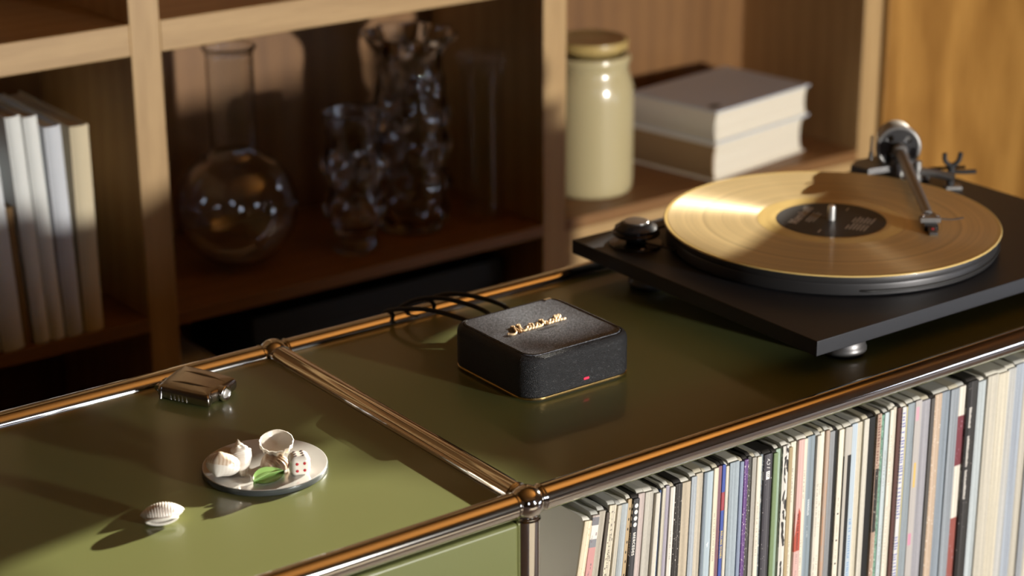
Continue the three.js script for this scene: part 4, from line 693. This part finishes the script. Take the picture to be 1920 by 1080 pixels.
// a hard-bound book lying flat: spine towards -x, its covers, pages and back
function lyingBook(label, x, z, ry, w, d, y0, y1, cover, spineMat, mark) {
  const t = thing('hardback_book', label, 'book', [x, y0, z], 'books lying in the jar compartment'), c = 0.0028;
  const put = (g) => g.rotateY(ry).translate(x, 0, z);
  part('cover_board', put(box(0, w, y1 - c, y1, -d, 0, 0.0008)), cover, t);
  part('cover_board', put(box(0, w, y0, y0 + c, -d, 0, 0.0008)), cover, t);
  // page block with a hollow fore edge
  const s = new THREE.Shape(); const a = y0 + c, b = y1 - c, m = (a + b) / 2; s.moveTo(0.004, a); s.lineTo(w - 0.004, a); s.quadraticCurveTo(w - 0.013, m, w - 0.004, b); s.lineTo(0.004, b); s.closePath();
  part('pages', put(metres(new THREE.ExtrudeGeometry(s, { depth: d - 0.006, bevelEnabled: false, curveSegments: 8 }).translate(0, 0, -d + 0.003), 'x')), M.pages, t);
  const sp = new THREE.Shape(); sp.moveTo(0.004, y0 + 0.0006); sp.quadraticCurveTo(-0.006, m, 0.004, y1 - 0.0006); sp.lineTo(0.0015, y1 - 0.0006); sp.quadraticCurveTo(-0.009, m, 0.0015, y0 + 0.0006); sp.closePath();
  part('book_spine', put(metres(new THREE.ExtrudeGeometry(sp, { depth: d, bevelEnabled: false, curveSegments: 10 }).translate(0, 0, -d), 'z')), spineMat, t);
  if (mark) part('cover_mark', put((() => { const g = new THREE.CylinderGeometry(0.0085, 0.0085, 0.0004, 32).scale(1.15, 1, 0.75); return g.translate(0.020, y1 + 0.0001, -0.020); })()), M.dark, t, 'dark oval stamp');
}
const creamCloth = std({ color: lin(0.76, 0.71, 0.60), roughness: 0.8 }), greyBoard = std({ color: lin(0.56, 0.60, 0.66), roughness: 0.5 }), brownCloth = std({ color: lin(0.30, 0.19, 0.09), roughness: 0.8 });
lyingBook('thick book with a brown spine at the bottom of the pair beside the jar', 0.9430, -0.5080, -0.175 * -1, 0.196, 0.147, SB, -0.1035, creamCloth, brownCloth, false);
lyingBook('thick book with a grey cover and cream spine on top of the brown-spined one', 0.9455, -0.5090, -0.155 * -1, 0.197, 0.147, -0.1035, -0.0600, greyBoard, creamCloth, true);
// upright books in the left compartment, (bottom x0, x1; top x0, x1; height; set-back; material)
{
  const paper = ['#d9dbd8', '#dcdedb', '#cfd3d6', '#c9cdd4'].map((c) => std({ color: hex(c), roughness: 0.75 })), tanM = std({ color: lin(0.62, 0.53, 0.36), roughness: 0.8 }), brownM = std({ color: lin(0.25, 0.15, 0.06), roughness: 0.8 });
  const uprightBook = (label, x0, x1, h, lean, setback, mat, depth, print) => {
    const t = thing('hardback_book', label, 'book', [(x0 + x1) / 2, SB, ZF], 'books standing in the left compartment'), w = x1 - x0, zf = ZF - 0.004 - setback, zb = zf - depth, c = 0.0024;
    const put = (g) => g.translate(-x0, -SB, 0).rotateZ(lean).translate(x0 + (lean > 0 ? Math.sin(lean) * 0 : 0), SB + 0.0002, 0);
    for (const [a, b] of [[x0, x0 + c], [x1 - c, x1]]) part('cover_board', put(box(a, b, SB, SB + h, zb, zf - 0.002, 0.0008)), mat, t);
    part('pages', put(box(x0 + c, x1 - c, SB + 0.003, SB + h - 0.003, zb + 0.003, zf - 0.004, 0, 'z')), M.pages, t);
    const sp = new THREE.Shape(); sp.moveTo(x0, -(zf - 0.003)); sp.quadraticCurveTo((x0 + x1) / 2, -(zf + 0.004), x1, -(zf - 0.003)); sp.lineTo(x1 - 0.001, -(zf - 0.0045)); sp.lineTo(x0 + 0.001, -(zf - 0.0045)); sp.closePath();
    part('book_spine', put(metres(slab(sp, SB, SB + h, 0), 'y')), print || mat, t);
  };
  const lettered = std({ map: canvasTexture(64, 1024, (c, w, h) => { c.fillStyle = '#c9cdd4'; c.fillRect(0, 0, w, h); c.fillStyle = '#8e939c'; for (let y = 120; y < 940; y += 21) if (rnd() > 0.25) c.fillRect(22 + rr(-4, 4), y, 18, 14); }), roughness: 0.75 });
  lettered.map.wrapS = lettered.map.wrapT = THREE.RepeatWrapping; lettered.map.repeat.set(1 / 0.025, 1 / 0.24); lettered.map.offset.set(0.3, 0.64);
  uprightBook('cream-edged tan book at the inner end of the standing books', 0.0600, 0.0810, 0.2240, 0.000, 0.000, tanM, 0.17);
  uprightBook('white book with small grey print down its spine, second from the tan one', 0.0390, 0.0575, 0.2280, 0.030, 0.000, paper[3], 0.17, lettered);
  uprightBook('slim plain white book, third from the tan one', 0.0215, 0.0370, 0.2420, 0.045, 0.000, paper[1], 0.19);
  uprightBook('tall bright white book, fourth from the tan one', 0.0040, 0.0205, 0.2450, 0.050, 0.000, paper[0], 0.19);
  uprightBook('dull brown book set back between leaning white ones', -0.0080, 0.0030, 0.1500, 0.055, 0.006, brownM, 0.16);
  uprightBook('low white book at the outer left of the standing row', -0.0330, -0.0090, 0.2080, 0.050, -0.002, paper[2], 0.17);
  uprightBook('grey book mostly outside the picture at the row start', -0.0640, -0.0345, 0.2300, 0.050, 0.000, paper[2], 0.17);
}
{ // pale box file low in the compartment below
  const t = thing('box_file', 'pale bluish box file low behind the sideboard', 'box', [0.19, -0.425, -0.57]);
  part('case', box(0.1685, 0.2300, -0.425, -0.2330, -0.70, -0.508, 0.002), std({ color: lin(0.80, 0.83, 0.88), roughness: 0.7 }), t);
  part('label_holder', box(0.1840, 0.2145, -0.33, -0.28, -0.5085, -0.5070, 0.0005), M.steel, t);
}
{ // added dark box beside it, blocks stray lamp light
  const t = thing('added_light_blocker', 'added black box blocking lamp light in the compartment below the glassware', 'box', [0.46, -0.425, -0.62]);
  part('case', box(0.29, 0.64, -0.425, -0.215, -0.72, -0.56, 0.003), M.rubber, t); part('lid', box(0.287, 0.643, -0.235, -0.205, -0.723, -0.557, 0.003), M.rubber, t);
}

/* ---------- unseen lamps, placed to light the shelves and the ceiling ---------- */
{
  const t = thing('unseen_spot_lamp', 'unseen low spot lamp out of view, placed to light the shelves', 'unseen lamp', [UNSEEN_LAMP.x, FY, UNSEEN_LAMP.z]);
  const look = V(0.45, 0.02, -0.3), d = look.clone().sub(UNSEEN_LAMP).normalize(), q = new THREE.Quaternion().setFromUnitVectors(V(0, 1, 0), d);
  const at = (g) => g.applyQuaternion(q).translate(UNSEEN_LAMP.x, UNSEEN_LAMP.y, UNSEEN_LAMP.z);
  part('lamp_bulb', at(new THREE.CylinderGeometry(0.062, 0.062, 0.004, 48).translate(0, -0.006, 0)), std({ color: lin(0.8, 0.75, 0.65), emissive: lin(1, 0.93, 0.82), emissiveIntensity: 3 }), t);
  part('lamp_housing', at(lathe([[0, -0.14], [0.03, -0.138], [0.045, -0.12], [0.068, -0.03], [0.070, 0.0], [0.066, 0.0], [0.064, -0.028], [0, -0.03]], 48)), M.blackMatt, t);
  part('lamp_stand', rod(V(UNSEEN_LAMP.x - d.x * 0.09, FY + 0.02, UNSEEN_LAMP.z - d.z * 0.09), V(UNSEEN_LAMP.x - d.x * 0.09, UNSEEN_LAMP.y - 0.05, UNSEEN_LAMP.z - d.z * 0.09), 0.012), M.blackMatt, t);
  part('lamp_base', lathe([[0, FY], [0.16, FY], [0.16, FY + 0.012], [0.02, FY + 0.02], [0, FY + 0.02]]).translate(UNSEEN_LAMP.x - d.x * 0.09, 0, UNSEEN_LAMP.z - d.z * 0.09), M.blackMatt, t);
  unseenLampLight.position.set(UNSEEN_LAMP.x, UNSEEN_LAMP.y + H, UNSEEN_LAMP.z);
  unseenLampLight.target.position.set(look.x, look.y + H, look.z);
  scene.add(unseenLampLight, unseenLampLight.target);
}
{
  const t = thing('unseen_uplighter', 'unseen floor uplight out of view, placed to light the ceiling', 'unseen lamp', [UNSEEN_UP.x, FY, UNSEEN_UP.z]);
  part('lamp_bowl', lathe([[0, UNSEEN_UP.y - 0.10], [0.05, UNSEEN_UP.y - 0.095], [0.11, UNSEEN_UP.y - 0.03], [0.13, UNSEEN_UP.y + 0.02], [0.126, UNSEEN_UP.y + 0.02], [0.10, UNSEEN_UP.y - 0.03], [0, UNSEEN_UP.y - 0.045]], 48).translate(UNSEEN_UP.x, 0, UNSEEN_UP.z), M.darkMetal, t);
  part('lamp_bulb', new THREE.SphereGeometry(0.035, 24, 16).translate(UNSEEN_UP.x, UNSEEN_UP.y, UNSEEN_UP.z), std({ color: lin(0.8, 0.7, 0.5), emissive: lin(1, 0.74, 0.42), emissiveIntensity: 3 }), t);
  part('lamp_stand', rod(V(UNSEEN_UP.x, FY + 0.02, UNSEEN_UP.z), V(UNSEEN_UP.x, UNSEEN_UP.y - 0.09, UNSEEN_UP.z), 0.011), M.darkMetal, t);
  part('lamp_base', lathe([[0, FY], [0.14, FY], [0.14, FY + 0.012], [0.02, FY + 0.02], [0, FY + 0.02]]).translate(UNSEEN_UP.x, 0, UNSEEN_UP.z), M.darkMetal, t);
  unseenUpLight.position.set(UNSEEN_UP.x, UNSEEN_UP.y + H + 0.0, UNSEEN_UP.z); unseenUpLight.target.position.set(1.15, CY + H, 1.1);
  scene.add(unseenUpLight, unseenUpLight.target);
}
renderer.render(scene, camera);
